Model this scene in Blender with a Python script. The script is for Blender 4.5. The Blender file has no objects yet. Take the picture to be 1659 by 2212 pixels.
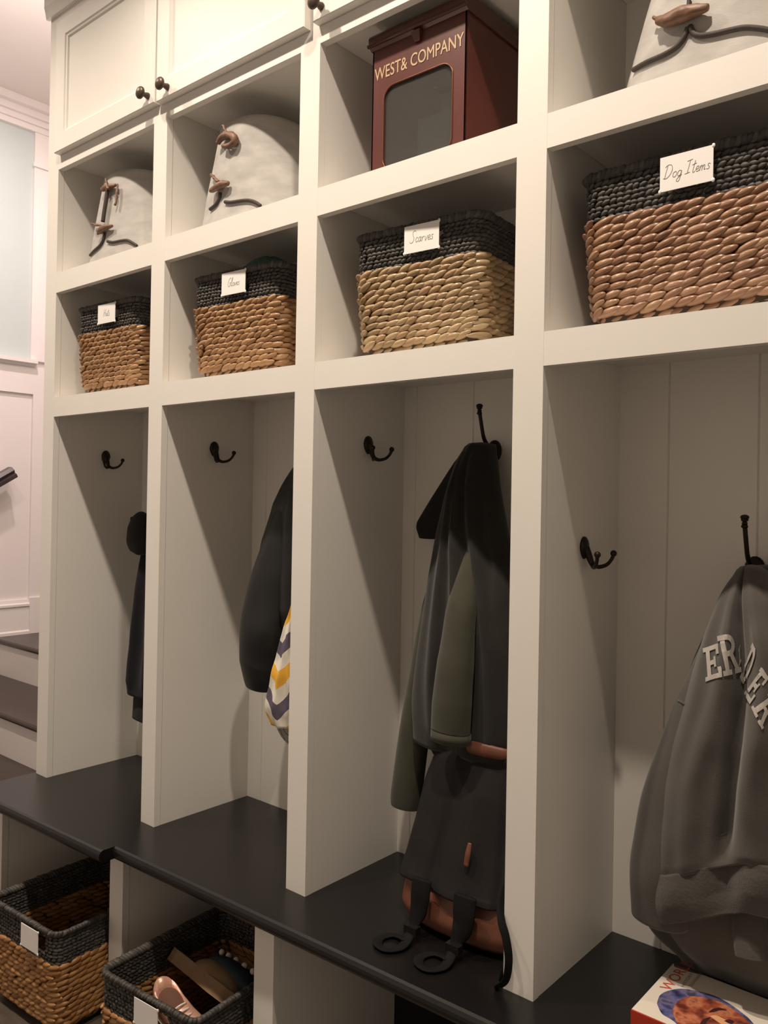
import bpy, bmesh, math, random
import numpy as np
from mathutils import Vector, Matrix, noise
from mathutils.bvhtree import BVHTree

random.seed(7)
rng = np.random.default_rng(7)
scene = bpy.context.scene
COL = scene.collection

# ------------------------------------------------------------------ camera
CAM = np.array([1.8370900812, -1.2950587146, 1.3258107272])
AX = np.array([[0.75542876, 0.65499499, 0.01757681],
               [0.00915678, 0.01626951, -0.99982571],
               [-0.65516680, 0.75545805, 0.00629281]])
F_PX, CX, CY, W_PX, H_PX = 1793.0548709, 789.1959406, 1070.4317708, 1659.0, 2212.0
cd = bpy.data.cameras.new('camera')
cd.sensor_fit = 'VERTICAL'; cd.sensor_height = 36.0; cd.sensor_width = 27.0
cd.lens = F_PX * 36.0 / H_PX
cd.shift_x = (W_PX / 2 - CX) / H_PX
cd.shift_y = (CY - H_PX / 2) / H_PX
cd.clip_start = 0.02
cam = bpy.data.objects.new('camera', cd); COL.objects.link(cam)
mw = Matrix.Identity(4)
for i in range(3):
    mw[i][0] = AX[0][i]; mw[i][1] = -AX[1][i]; mw[i][2] = -AX[2][i]; mw[i][3] = CAM[i]
cam.matrix_world = mw
scene.camera = cam


def ray(u, v):
    return np.array([(u - CX) / F_PX, (v - CY) / F_PX, 1.0]) @ AX


def at(u, v, X=None, Y=None, Z=None):
    """world point on a wall / shelf plane seen at photo position (u, v)"""
    r = ray(u, v)
    for i, c in enumerate((X, Y, Z)):
        if c is not None:
            t = (c - CAM[i]) / r[i]
    return Vector(CAM + t * r)


# ------------------------------------------------------------------ light, exposure
scene.view_settings.view_transform = 'Standard'
scene.view_settings.look = 'None'
scene.view_settings.gamma = 1.0
scene.view_settings.exposure = 0.06
scene.view_settings.use_curve_mapping = False
world = bpy.data.worlds.new('world'); scene.world = world
world.use_nodes = True
world.node_tree.nodes['Background'].inputs[0].default_value = (1.0, 0.93, 0.84, 1)
world.node_tree.nodes['Background'].inputs[1].default_value = 0.0


def spot(name, loc, target, watts, col, size, blend, radius):
    l = bpy.data.lights.new(name, 'SPOT')
    l.energy = watts; l.color = col; l.spot_size = math.radians(size); l.spot_blend = blend
    l.shadow_soft_size = radius
    o = bpy.data.objects.new(name, l); COL.objects.link(o)
    o.location = loc
    o.rotation_euler = (Vector(target) - Vector(loc)).to_track_quat('-Z', 'Y').to_euler()
    return o


def point(name, loc, watts, col, radius):
    l = bpy.data.lights.new(name, 'POINT')
    l.energy = watts; l.color = col; l.shadow_soft_size = radius
    o = bpy.data.objects.new(name, l); COL.objects.link(o); o.location = loc
    return o


def disk(name, loc, target, watts, col, dia):
    l = bpy.data.lights.new(name, 'AREA'); l.shape = 'DISK'; l.size = dia
    l.energy = watts; l.color = col
    o = bpy.data.objects.new(name, l); COL.objects.link(o); o.location = loc
    o.rotation_euler = (Vector(target) - Vector(loc)).to_track_quat('-Z', 'Y').to_euler()
    return o


WARM = (1.0, 0.86, 0.715)
for lx, lw in ((-0.77, 90), (0.28, 108), (1.33, 130)):
    spot('ceiling_lamp', (lx, -0.69, 3.2), (lx, -0.66, 0), lw, WARM, 134, 1.0, 0.035)
disk('hall_lamp_and_fill', (-1.55, 0.45, 3.38), (-1.62, 0.48, 0), 24, (1.0, 0.84, 0.80), 0.12)
point('hall_lamp_and_fill', (-1.25, 0.30, 2.80), 20, (1.0, 0.85, 0.80), 0.10)  # fill added to brighten the hall ceiling from below, no fixture

# ------------------------------------------------------------------ helpers


def s2l(c):
    return tuple(((x / 255) / 12.92 if x / 255 <= 0.04045 else ((x / 255 + 0.055) / 1.055) ** 2.4) for x in c)


def mat(name, rgb, rough=0.5, metal=0.0, var=0.0, vscale=20, bump=0.0, bscale=200, spec=0.5, stretch=None, sheen=0.0):
    m = bpy.data.materials.new(name); m.use_nodes = True
    nt = m.node_tree; b = nt.nodes['Principled BSDF']
    c = s2l(rgb)
    b.inputs['Base Color'].default_value = (*c, 1)
    b.inputs['Roughness'].default_value = rough
    b.inputs['Metallic'].default_value = metal
    b.inputs['Specular IOR Level'].default_value = spec
    if sheen:
        b.inputs['Sheen Weight'].default_value = sheen
    tc = nt.nodes.new('ShaderNodeTexCoord')
    src = tc.outputs['Object']
    if stretch:
        mp = nt.nodes.new('ShaderNodeMapping'); mp.inputs['Scale'].default_value = stretch
        nt.links.new(src, mp.inputs['Vector']); src = mp.outputs['Vector']
    if var:
        n = nt.nodes.new('ShaderNodeTexNoise'); n.inputs['Scale'].default_value = vscale
        n.inputs['Detail'].default_value = 6
        r = nt.nodes.new('ShaderNodeValToRGB')
        r.color_ramp.elements[0].position = 0.3; r.color_ramp.elements[1].position = 0.7
        r.color_ramp.elements[0].color = (*[x * (1 - var) for x in c], 1)
        r.color_ramp.elements[1].color = (*[min(1, x * (1 + var)) for x in c], 1)
        nt.links.new(src, n.inputs['Vector']); nt.links.new(n.outputs['Fac'], r.inputs['Fac'])
        nt.links.new(r.outputs['Color'], b.inputs['Base Color'])
    if bump:
        n = nt.nodes.new('ShaderNodeTexNoise'); n.inputs['Scale'].default_value = bscale
        n.inputs['Detail'].default_value = 3
        bp = nt.nodes.new('ShaderNodeBump'); bp.inputs['Strength'].default_value = bump
        bp.inputs['Distance'].default_value = 0.002
        nt.links.new(src, n.inputs['Vector']); nt.links.new(n.outputs['Fac'], bp.inputs['Height'])
        nt.links.new(bp.outputs['Normal'], b.inputs['Normal'])
    return m


def weave_mat(name, cols, rough):
    """woven strand material: each strand a slightly different tone, fibres along its length"""
    m = bpy.data.materials.new(name); m.use_nodes = True
    nt = m.node_tree; b = nt.nodes['Principled BSDF']
    g = nt.nodes.new('ShaderNodeNewGeometry'); r = nt.nodes.new('ShaderNodeValToRGB')
    while len(r.color_ramp.elements) < len(cols):
        r.color_ramp.elements.new(0.5)
    for i, c in enumerate(cols):
        r.color_ramp.elements[i].position = i / (len(cols) - 1)
        r.color_ramp.elements[i].color = (*s2l(c), 1)
    nt.links.new(g.outputs['Random Per Island'], r.inputs['Fac'])
    tc = nt.nodes.new('ShaderNodeTexCoord'); mp = nt.nodes.new('ShaderNodeMapping')
    mp.inputs['Scale'].default_value = (30, 30, 420)
    n = nt.nodes.new('ShaderNodeTexNoise'); n.inputs['Scale'].default_value = 1.0; n.inputs['Detail'].default_value = 3
    nt.links.new(tc.outputs['Object'], mp.inputs['Vector']); nt.links.new(mp.outputs['Vector'], n.inputs['Vector'])
    mx = nt.nodes.new('ShaderNodeMix'); mx.data_type = 'RGBA'; mx.blend_type = 'MULTIPLY'
    mx.inputs[0].default_value = 0.45
    nt.links.new(r.outputs['Color'], mx.inputs[6]); nt.links.new(n.outputs['Fac'], mx.inputs[7])
    nt.links.new(mx.outputs[2], b.inputs['Base Color'])
    bp = nt.nodes.new('ShaderNodeBump'); bp.inputs['Strength'].default_value = 0.4; bp.inputs['Distance'].default_value = 0.0015
    nt.links.new(n.outputs['Fac'], bp.inputs['Height']); nt.links.new(bp.outputs['Normal'], b.inputs['Normal'])
    b.inputs['Roughness'].default_value = rough
    return m


def tag(o, label, cat, group=None, kind=None):
    if label: o['label'] = label
    if cat: o['category'] = cat
    if group: o['group'] = group
    if kind: o['kind'] = kind
    return o


def empty(name, loc, label, cat, group=None, rz=0.0):
    o = bpy.data.objects.new(name, None); COL.objects.link(o)
    o.empty_display_size = 0.05
    o.location = loc; o.rotation_euler = (0, 0, rz)
    return tag(o, label, cat, group)


def link_mesh(name, me, m, parent=None, smooth=False, keep_world=False):
    o = bpy.data.objects.new(name, me); COL.objects.link(o)
    if m: me.materials.append(m)
    if smooth:
        me.polygons.foreach_set('use_smooth', [True] * len(me.polygons))
    if parent:
        o.parent = parent
        if keep_world:
            bpy.context.view_layer.update()
            o.matrix_parent_inverse = parent.matrix_world.inverted()
    return o


def obj(name, bm, m, parent=None, smooth=False, keep_world=True, bevel=0.0):
    """link a bmesh as one object; the coordinates are world ones unless keep_world is off"""
    if bevel:
        bmesh.ops.bevel(bm, geom=[e for e in bm.edges if e.calc_length() > bevel * 2.2 and len(e.link_faces) == 2 and e.calc_face_angle(0) > 0.5],
                        offset=bevel, segments=2, affect='EDGES', profile=0.5)
    bmesh.ops.recalc_face_normals(bm, faces=bm.faces)
    me = bpy.data.meshes.new(name); bm.to_mesh(me); bm.free()
    return link_mesh(name, me, m, parent, smooth, keep_world)


def pymesh(name, V, Fc, m, parent=None, smooth=True, keep_world=True):
    me = bpy.data.meshes.new(name); me.from_pydata([tuple(map(float, v)) for v in V], [], [tuple(map(int, f)) for f in Fc]); me.update()
    return link_mesh(name, me, m, parent, smooth, keep_world)


def box(bm, x0, x1, y0, y1, z0, z1):
    vs = [bm.verts.new((x, y, z)) for x in (x0, x1) for y in (y0, y1) for z in (z0, z1)]
    for f in ((0, 1, 3, 2), (4, 6, 7, 5), (0, 4, 5, 1), (2, 3, 7, 6), (0, 2, 6, 4), (1, 5, 7, 3)):
        bm.faces.new([vs[i] for i in f])
    return vs


def bx(name, x0, x1, y0, y1, z0, z1, m, parent=None, bevel=0.0015):
    bm = bmesh.new(); box(bm, x0, x1, y0, y1, z0, z1)
    return obj(name, bm, m, parent, bevel=bevel)


def prism(bm, pts, axis, a, b):
    """extrude a 2D polygon along an axis; pts are the two remaining coordinates in x,y,z order"""
    def mk(p, t):
        return {'x': (t, p[0], p[1]), 'y': (p[0], t, p[1]), 'z': (p[0], p[1], t)}[axis]
    A = [bm.verts.new(mk(p, a)) for p in pts]; B = [bm.verts.new(mk(p, b)) for p in pts]
    n = len(pts)
    bm.faces.new(A[::-1]); bm.faces.new(B)
    for i in range(n):
        bm.faces.new((A[i], A[(i + 1) % n], B[(i + 1) % n], B[i]))


def smooth_path(pts, k=6):
    P = [Vector(p) for p in pts]
    if len(P) < 3: return P
    out = []
    for i in range(len(P) - 1):
        p0 = P[max(i - 1, 0)]; p1 = P[i]; p2 = P[i + 1]; p3 = P[min(i + 2, len(P) - 1)]
        for j in range(k):
            t = j / k
            out.append(0.5 * ((2 * p1) + (-p0 + p2) * t + (2 * p0 - 5 * p1 + 4 * p2 - p3) * t * t + (-p0 + 3 * p1 - 3 * p2 + p3) * t ** 3))
    out.append(P[-1])
    return out


def tube(bm, pts, rad, n=8, flat=1.0, up=None, cap=True):
    """sweep a round (or flattened) section along points; rad may be a list"""
    P = [Vector(p) for p in pts]
    R = rad if hasattr(rad, '__len__') else [rad] * len(P)
    if len(R) != len(P):
        R = np.interp(np.linspace(0, 1, len(P)), np.linspace(0, 1, len(R)), R)
    R = [float(r) for r in R]
    rings = []; ref = Vector(up) if up else None
    for i, p in enumerate(P):
        t = (P[min(i + 1, len(P) - 1)] - P[max(i - 1, 0)]).normalized()
        if ref is None:
            ref = Vector((0, 0, 1)) if abs(t.z) < 0.9 else Vector((0, 1, 0))
        s = t.cross(ref)
        if s.length < 1e-6: s = t.orthogonal()
        s.normalize(); q = s.cross(t).normalized()
        if not up: ref = q
        rings.append([bm.verts.new(p + R[i] * (math.cos(a) * s + flat * math.sin(a) * q)) for a in [2 * math.pi * k / n for k in range(n)]])
    for a, b in zip(rings, rings[1:]):
        for k in range(n):
            bm.faces.new((a[k], a[(k + 1) % n], b[(k + 1) % n], b[k]))
    if cap:
        bm.faces.new(rings[0][::-1]); bm.faces.new(rings[-1])
    return rings


def ball(bm, c, r, sx=1, sy=1, sz=1, u=12, v=8):
    mt = Matrix.Translation(Vector(c)) @ Matrix.Diagonal((sx, sy, sz, 1))
    bmesh.ops.create_uvsphere(bm, u_segments=u, v_segments=v, radius=r, matrix=mt)


def lathe(bm, prof, origin, axis, n=20):
    """prof: (distance along axis, radius)"""
    ax = Vector(axis).normalized(); a = ax.orthogonal().normalized(); b = ax.cross(a)
    O = Vector(origin); rings = []
    for d, r in prof:
        rings.append([bm.verts.new(O + ax * d + r * (math.cos(2 * math.pi * k / n) * a + math.sin(2 * math.pi * k / n) * b)) for k in range(n)])
    for p, q in zip(rings, rings[1:]):
        for k in range(n):
            bm.faces.new((p[k], p[(k + 1) % n], q[(k + 1) % n], q[k]))
    bm.faces.new(rings[0][::-1]); bm.faces.new(rings[-1])


def bvh_of(*objs):
    bpy.context.view_layer.update()
    V = []; Fc = []
    for o in objs:
        n = len(V); mwo = o.matrix_world
        V += [mwo @ v.co for v in o.data.vertices]
        Fc += [[n + i for i in p.vertices] for p in o.data.polygons]
    return BVHTree.FromPolygons(V, Fc)


def hit(bvh, u, v):
    loc, nor, i, d = bvh.ray_cast(Vector(CAM), Vector(ray(u, v)).normalized())
    if loc is None: return None, None
    if nor.dot(Vector(ray(u, v))) > 0: nor = -nor
    return loc, nor


# ------------------------------------------------------------------ materials
PAINT = mat('cream_paint', (231, 227, 220), 0.42, var=0.015, vscale=6, bump=0.05, bscale=120)
WALLW = mat('white_trim_paint', (236, 230, 226), 0.4, var=0.01, vscale=4)
BLUE = mat('pale_blue_paint', (196, 206, 204), 0.6, var=0.015, vscale=5)
CEIL = mat('ceiling_paint', (232, 224, 217), 0.7, var=0.01, vscale=3)
FLOORM = mat('dark_floor_wood', (84, 75, 68), 0.35, var=0.25, vscale=8, stretch=(1, 12, 1))
BENCH = mat('black_painted_wood', (19, 17, 17), 0.32, var=0.10, vscale=5, bump=0.03, bscale=60)
TREAD = mat('stained_tread_wood', (56, 44, 39), 0.33, var=0.25, vscale=10, stretch=(1.5, 14, 1))
BRONZE = mat('oil_rubbed_bronze', (84, 70, 60), 0.4, 0.45, var=0.2, vscale=60)
HINGE = mat('brushed_hinge_metal', (120, 110, 100), 0.4, 0.8)
CARD = mat('white_card', (240, 236, 232), 0.55, var=0.01)
INK = mat('grey_ink', (120, 115, 110), 0.7)

# ------------------------------------------------------------------ the setting
CZ = 3.44
FZ = -0.025
WX = -2.53


def structure(name, x0, x1, y0, y1, z0, z1, m, bevel=0.0):
    return tag(bx(name, x0, x1, y0, y1, z0, z1, m, None, bevel), None, None, None, 'structure')


structure('floor', WX - 0.1, 2.75, -2.5, 2.3, FZ - 0.08, FZ, FLOORM)
structure('ceiling', WX - 0.1, 2.75, -2.5, 2.3, CZ, CZ + 0.08, CEIL)
structure('wall_left', WX - 0.1, WX, -2.5, 2.3, FZ, CZ, WALLW)
structure('wall_back', -0.612, 2.75, 0.345, 0.42, FZ, CZ, WALLW)
structure('wall_stairs', -0.69, -0.612, 0.345, 2.2, FZ, CZ, WALLW)
structure('wall_hall', WX, -0.69, 2.2, 2.3, FZ, CZ, WALLW)
DIMW = mat('taupe_wall_paint', (224, 222, 216), 0.7)
structure('wall_front', WX - 0.1, 2.75, -2.58, -2.5, FZ, CZ, DIMW)
structure('wall_right', 2.75, 2.83, -2.5, 0.42, FZ, CZ, DIMW)

# mouldings on the wall beside the stairs
bm = bmesh.new()
for z0, z1, d in ((3.305, 3.335, 0.030), (3.335, 3.365, 0.045), (3.40, 3.44, 0.10), (3.365, 3.40, 0.065)):
    box(bm, WX, WX + d, -2.5, 2.2, z0, z1)
tag(obj('trim_1', bm, WALLW, bevel=0.003), None, None, None, 'structure')
structure('trim_2', WX, WX + 0.022, 0.915, 1.06, 2.058, 3.305, WALLW, 0.002)        # upright board
structure('trim_3', WX + 0.022, WX + 0.034, 0.905, 1.07, 3.115, 3.137, WALLW, 0.002)  # cross bead on the board
structure('trim_4', WX, WX + 0.004, -2.5, 0.915, 2.058, 3.305, BLUE)                 # painted field
bm = bmesh.new()
prism(bm, [(WX, 2.025), (WX + 0.028, 2.025), (WX + 0.034, 2.036), (WX + 0.055, 2.040), (WX + 0.055, 2.060), (WX, 2.060)], 'y', -2.5, 0.94)
V = [v for v in bm.verts]
for v in V: v.co = Vector((v.co.x, v.co.y, v.co.z))
tag(obj('trim_5', bm, WALLW), None, None, None, 'structure')                         # chair rail
bm = bmesh.new()
box(bm, WX, WX + 0.016, -2.5, 1.2, 1.876, 2.026)
box(bm, WX, WX + 0.016, 0.936, 1.2, 0.57, 1.876)
tag(obj('trim_6', bm, WALLW, bevel=0.002), None, None, None, 'structure')            # wainscot rail and stile
bm = bmesh.new()
prism(bm, [(WX, 0.57), (WX + 0.030, 0.57), (WX + 0.030, 0.585), (WX + 0.022, 0.592), (WX + 0.020, 0.715), (WX + 0.027, 0.722), (WX + 0.027, 0.733), (WX + 0.018, 0.740), (WX + 0.014, 0.757), (WX, 0.757)], 'y', 0.77, 0.934)
tag(obj('baseboard_left', bm, WALLW), None, None, None, 'structure')
structure('trim_7', WX, WX + 0.026, 0.9345, 1.06, 0.57, 0.765, WALLW, 0.002)         # plinth block

# stairs beside the lockers
st = empty('staircase', (-1.57, 0.4, 0.0), 'short flight of dark treads and white risers left of the lockers', 'stairs')
SX0, SX1 = WX + 0.001, -0.695


def tread(y0, y1, z, right):
    bm = bmesh.new()
    prism(bm, [(y1, z), (y0 + 0.008, z), (y0, z - 0.006), (y0 - 0.001, z - 0.014), (y0 + 0.003, z - 0.023), (y0 + 0.012, z - 0.028), (y1, z - 0.028)], 'x', SX0, right)
    obj('tread', bm, TREAD, st)


for (z, yr, y1, right) in ((0.19, 0.105, 0.42, -0.695), (0.38, 0.42, 0.755, SX1), (0.57, 0.755, 2.195, SX1)):
    tread(yr - 0.022, y1, z, right)
    bx('riser', SX0, right, yr, yr + 0.018, z - 0.19 if z > 0.2 else FZ, z - 0.028, WALLW, st)

# hand rail on the left wall
hr = empty('handrail', (WX + 0.08, 0.84, 1.42), 'dark wooden handrail end on the white wall beside the stairs', 'handrail')
bm = bmesh.new()
prof = [(-0.03, -0.03), (-0.034, -0.012), (-0.022, -0.004), (-0.034, 0.012), (-0.022, 0.030), (0.022, 0.030), (0.034, 0.012), (0.022, -0.004), (0.034, -0.012), (0.03, -0.03)]
d = Vector((0, -1, -0.60)).normalized(); upv = Vector((0, -0.60, 1)).normalized()
A = []; B = []
for px_, pz_ in prof:
    base = Vector((WX + 0.085 + px_, 0.795, 1.445))
    A.append(bm.verts.new(base + upv * pz_)); B.append(bm.verts.new(base + upv * pz_ + d * 1.15))
bm.faces.new(A[::-1]); bm.faces.new(B)
for i in range(len(A)):
    bm.faces.new((A[i], A[(i + 1) % len(A)], B[(i + 1) % len(A)], B[i]))
obj('rail', bm, mat('dark_rail_wood', (64, 53, 52), 0.35, var=0.2, vscale=12), hr)
for t in (0.2, 0.9):
    bm = bmesh.new()
    p = Vector((WX + 0.085, 0.795, 1.445)) + d * t
    tube(bm, [(WX, p.y, p.z - 0.075), (WX + 0.05, p.y, p.z - 0.075), (WX + 0.085, p.y, p.z - 0.028)], 0.008)
    obj('bracket', bm, BRONZE, hr, smooth=True)

# ------------------------------------------------------------------ lockers
XB = [(-0.559, -0.059), (0.0, 0.5), (0.56, 1.06), (1.12, 1.62)]        # bay openings
STI = [(-0.622, -0.559), (-0.059, 0.0), (0.5, 0.56), (1.06, 1.12), (1.62, 1.68)]
T1, B1, T2, B2, T3, ZB, YB = 2.328, 2.009, 1.948, 1.627, 1.567, 0.46, 0.322
TOP = 2.79
FT = 0.019
hut = empty('locker_hutch', (0.5, 0.0, ZB), 'cream built-in locker hutch with four open bays standing on the black bench', 'lockers')
for a, b in STI:
    bx('stile', a, b, 0, FT, ZB, TOP, PAINT, hut, 0.0012)
for i, (a, b) in enumerate(XB):
    bx('rail', a, b, 0.0003, FT, T1, TOP - 0.0, PAINT, hut, 0.0010)
    bx('rail', a, b, 0.0003, FT, T2, B1, PAINT, hut, 0.0010)
    bx('rail', a, b, 0.0003, FT, T3, B2, PAINT, hut, 0.0010)
    bx('shelf', a, b, FT, YB, B1 - 0.02, B1, PAINT, hut, 0)
    bx('shelf', a, b, FT, YB, B2 - 0.02, B2, PAINT, hut, 0)
    bx('shelf', a, b, FT, YB, T1 + 0.022, T1 + 0.042, PAINT, hut, 0)
    # boarded back with V grooves
    bm = bmesh.new()
    gx = [a - 0.002] + [g for g in [1.219 + 0.166 * k + (0.042 if i == 2 else 0.0) for k in range(-14, 6)] if a + 0.02 < g < b - 0.02] + [b + 0.002]
    prof = [(gx[0], YB + 0.022), (gx[0], YB)]
    for g in gx[1:-1]:
        prof += [(g - 0.0022, YB), (g, YB + 0.003), (g + 0.0022, YB)]
    prof += [(gx[-1], YB), (gx[-1], YB + 0.022)]
    prism(bm, prof, 'z', ZB, TOP)
    obj('back_panel', bm, PAINT, hut)
for j, (a, b) in enumerate(STI):
    bm = bmesh.new()
    o_ = 0.0008
    box(bm, a + (0 if j == 0 else o_), b - o_, FT + 0.0012, YB + 0.022, ZB, TOP)
    obj('divider_panel', bm, PAINT, hut)
bx('top_board', -0.622, 1.68, 0, YB + 0.02, TOP, TOP + 0.02, PAINT, hut, 0.001)
bm = bmesh.new()
CR = [(0.0, TOP + 0.02), (-0.012, TOP + 0.02), (-0.016, TOP + 0.04), (-0.02, TOP + 0.055), (-0.02, TOP + 0.16), (-0.03, TOP + 0.17), (-0.03, TOP + 0.19), (-0.055, TOP + 0.24), (-0.10, TOP + 0.29), (-0.115, TOP + 0.33), (-0.115, TOP + 0.36), (0.0, TOP + 0.36)]
prism(bm, CR, 'x', -0.63, 1.68)
obj('crown_moulding', bm, PAINT, hut)
bx('soffit', -0.612, 1.68, 0.004, YB + 0.02, TOP + 0.02, CZ - 0.001, PAINT, hut, 0.0)


def door(x0, x1, z0, z1, knob_x, hinge_x):
    y0, y1 = -0.021, -0.001
    fw = 0.052
    bm = bmesh.new()
    # one frame with a recessed field and a small bead
    outer = [(x0, z0), (x1, z0), (x1, z1), (x0, z1)]
    def inset(d): return [(x0 + d, z0 + d), (x1 - d, z0 + d), (x1 - d, z1 - d), (x0 + d, z1 - d)]
    loops = [(outer, y1), (outer, y0 + 0.002), (inset(0.002), y0), (inset(fw), y0), (inset(fw + 0.003), y0 + 0.004), (inset(fw + 0.008), y0 + 0.005), (inset(fw + 0.011), y0 + 0.010), (inset(fw + 0.012), y0 + 0.010)]
    rs = [[bm.verts.new((p[0], y, p[1])) for p in L] for L, y in loops]
    for A_, B_ in zip(rs, rs[1:]):
        for k in range(4):
            bm.faces.new((A_[k], A_[(k + 1) % 4], B_[(k + 1) % 4], B_[k]))
    bm.faces.new(rs[-1]); bm.faces.new(rs[0][::-1])
    dr = obj('cabinet_door', bm, PAINT, hut)
    bm = bmesh.new()
    zk = z0 + 0.024
    lathe(bm, [(0, 0.008), (0.003, 0.0085), (0.006, 0.0075), (0.012, 0.006), (0.017, 0.0065), (0.019, 0.012), (0.022, 0.0158), (0.026, 0.0165), (0.030, 0.014), (0.033, 0.008), (0.0345, 0.001)], (knob_x, y0, zk), (0, -1, 0), 24)
    k = obj('knob', bm, BRONZE, dr, smooth=True)
    k['label'] = 'dark bronze mushroom knob'
    if hinge_x is not None:
        for zh in (z0 + 0.085, z0 + 0.315):
            bm = bmesh.new()
            tube(bm, [(hinge_x, -0.008, zh), (hinge_x, -0.008, zh + 0.05)], 0.005, 10)
            ball(bm, (hinge_x, -0.008, zh - 0.002), 0.0055); ball(bm, (hinge_x, -0.008, zh + 0.052), 0.0055)
            obj('hinge', bm, HINGE, dr, smooth=True)['label'] = 'metal hinge barrel'


door(-0.550, -0.031, 2.369, 2.770, -0.058, -0.556)
door(-0.023, 0.530, 2.366, 2.770, 0.029, 0.536)
door(0.556, 1.086, 2.366, 2.770, 0.583, None)

# ------------------------------------------------------------------ bench
NOSE_L = [(-0.632, -0.205), (0.031, -0.178)]
NOSE_R = [(0.031, -0.143), (1.70, -0.084)]
bm = bmesh.new()


def slab_with_nose(bm, x0, y0, x1, y1, yb):
    th = 0.030
    prof = [(0.010, 0.0), (0.004, -0.0025), (0.0, -0.009), (-0.001, -0.015), (0.0, -0.021), (0.004, -0.0275), (0.010, -th)]
    ends = []
    for x, y in ((x0, y0), (x1, y1)):
        ends.append([bm.verts.new((x, yb, ZB))] + [bm.verts.new((x, y + p[0], ZB + p[1])) for p in prof] + [bm.verts.new((x, yb, ZB - th))])
    a, b = ends
    n = len(a)
    bm.faces.new(a[::-1]); bm.faces.new(b)
    for k in range(n):
        bm.faces.new((a[k], a[(k + 1) % n], b[(k + 1) % n], b[k]))


slab_with_nose(bm, -0.632, NOSE_L[0][1], 0.031, NOSE_L[1][1], YB + 0.02)
slab_with_nose(bm, 0.031, NOSE_R[0][1], 1.70, NOSE_R[1][1], YB + 0.02)
tag(obj('bench_board', bm, BENCH), 'long black painted bench top with rounded front edge under the lockers', 'bench')

# base units under the bench: two, the left one set further forward
BASEPAINT = PAINT  # same cream paint as the hutch


def base_unit(x0, x1, y0, stiles, label):
    zt = ZB - 0.0305
    t = empty('shoe_cubby_unit', ((x0 + x1) / 2, y0, FZ), label, 'shoe cubby')
    for a, b in stiles:
        bx('stile', a, b, y0, y0 + FT, FZ, zt, PAINT, t, 0.001)
        bx('divider_panel', a + 0.001, b - 0.001, y0 + FT + 0.001, YB + 0.015, FZ, zt, PAINT, t, 0)
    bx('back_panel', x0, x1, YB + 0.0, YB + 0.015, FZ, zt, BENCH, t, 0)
    return t


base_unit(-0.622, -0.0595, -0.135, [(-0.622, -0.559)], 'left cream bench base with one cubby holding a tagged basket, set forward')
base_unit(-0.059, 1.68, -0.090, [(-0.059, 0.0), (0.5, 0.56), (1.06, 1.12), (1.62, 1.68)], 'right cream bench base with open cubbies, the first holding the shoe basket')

# ------------------------------------------------------------------ hooks
HOOK = mat('dark_bronze_hook', (40, 32, 27), 0.42, 0.55, var=0.15, vscale=80)


def side_hook(x, y, z, label):
    t = empty('coat_hook', (x, y, z), label, 'hook', 'bronze hooks on the locker sides')
    bm = bmesh.new()
    # plate tapering downwards, then a stem that leaves it
    lathe(bm, [(0, 0.0165), (0.003, 0.0165), (0.006, 0.0135), (0.0085, 0.006), (0.009, 0.001)], (0, 0, 0), (1, 0, 0), 20)
    for v in bm.verts:
        s = 1.0 + 0.35 * (v.co.z / 0.0165)
        v.co.y *= max(0.45, min(1.0, s)) * 0.95; v.co.z *= 1.30
    tube(bm, smooth_path([(0.004, 0, 0.0), (0.011, 0, -0.014), (0.016, 0, -0.026), (0.022, 0, -0.033)]), [0.008, 0.0065, 0.0055, 0.005], 10)
    obj('back_plate', bm, HOOK, t, smooth=True, keep_world=False)
    for s in (-1, 1):
        bm = bmesh.new()
        tube(bm, smooth_path([(0.018, 0, -0.030), (0.026, s * 0.010, -0.035), (0.036, s * 0.023, -0.031), (0.042, s * 0.031, -0.021), (0.044, s * 0.034, -0.013)]), [0.005, 0.0038, 0.0034, 0.0036], 10)
        ball(bm, (0.0445, s * 0.0345, -0.0095), 0.0062)
        obj('prong', bm, HOOK, t, smooth=True, keep_world=False)
    return t


def back_hook(x, z, label):
    t = empty('coat_hook', (x, YB, z), label, 'hook', 'tall bronze hooks on the back boards')
    bm = bmesh.new()
    lathe(bm, [(0, 0.0185), (0.003, 0.0185), (0.006, 0.0155), (0.0085, 0.007), (0.009, 0.001)], (0, 0, 0), (0, -1, 0), 20)
    for v in bm.verts:
        v.co.z *= 1.35
    obj('back_plate', bm, HOOK, t, smooth=True, keep_world=False)
    bm = bmesh.new()
    tube(bm, smooth_path([(0, -0.004, 0.004), (0, -0.028, 0.010), (0, -0.046, 0.026), (0, -0.056, 0.052), (0, -0.064, 0.078), (0, -0.066, 0.084)]), [0.006, 0.0048, 0.0042, 0.0042, 0.005], 10)
    for dz, r in ((0.080, 0.0062), (0.086, 0.0052), (0.092, 0.0066), (0.0965, 0.0078)):
        ball(bm, (0, -0.066, dz), r, 1, 1, 0.62)
    obj('upper_prong', bm, HOOK, t, smooth=True, keep_world=False)
    bm = bmesh.new()
    tube(bm, smooth_path([(0, -0.004, -0.004), (0, -0.022, -0.020), (0, -0.040, -0.022), (0, -0.048, -0.010)]), 0.0045, 10)
    ball(bm, (0, -0.048, -0.006), 0.007)
    obj('lower_prong', bm, HOOK, t, smooth=True, keep_world=False)
    return t


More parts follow.
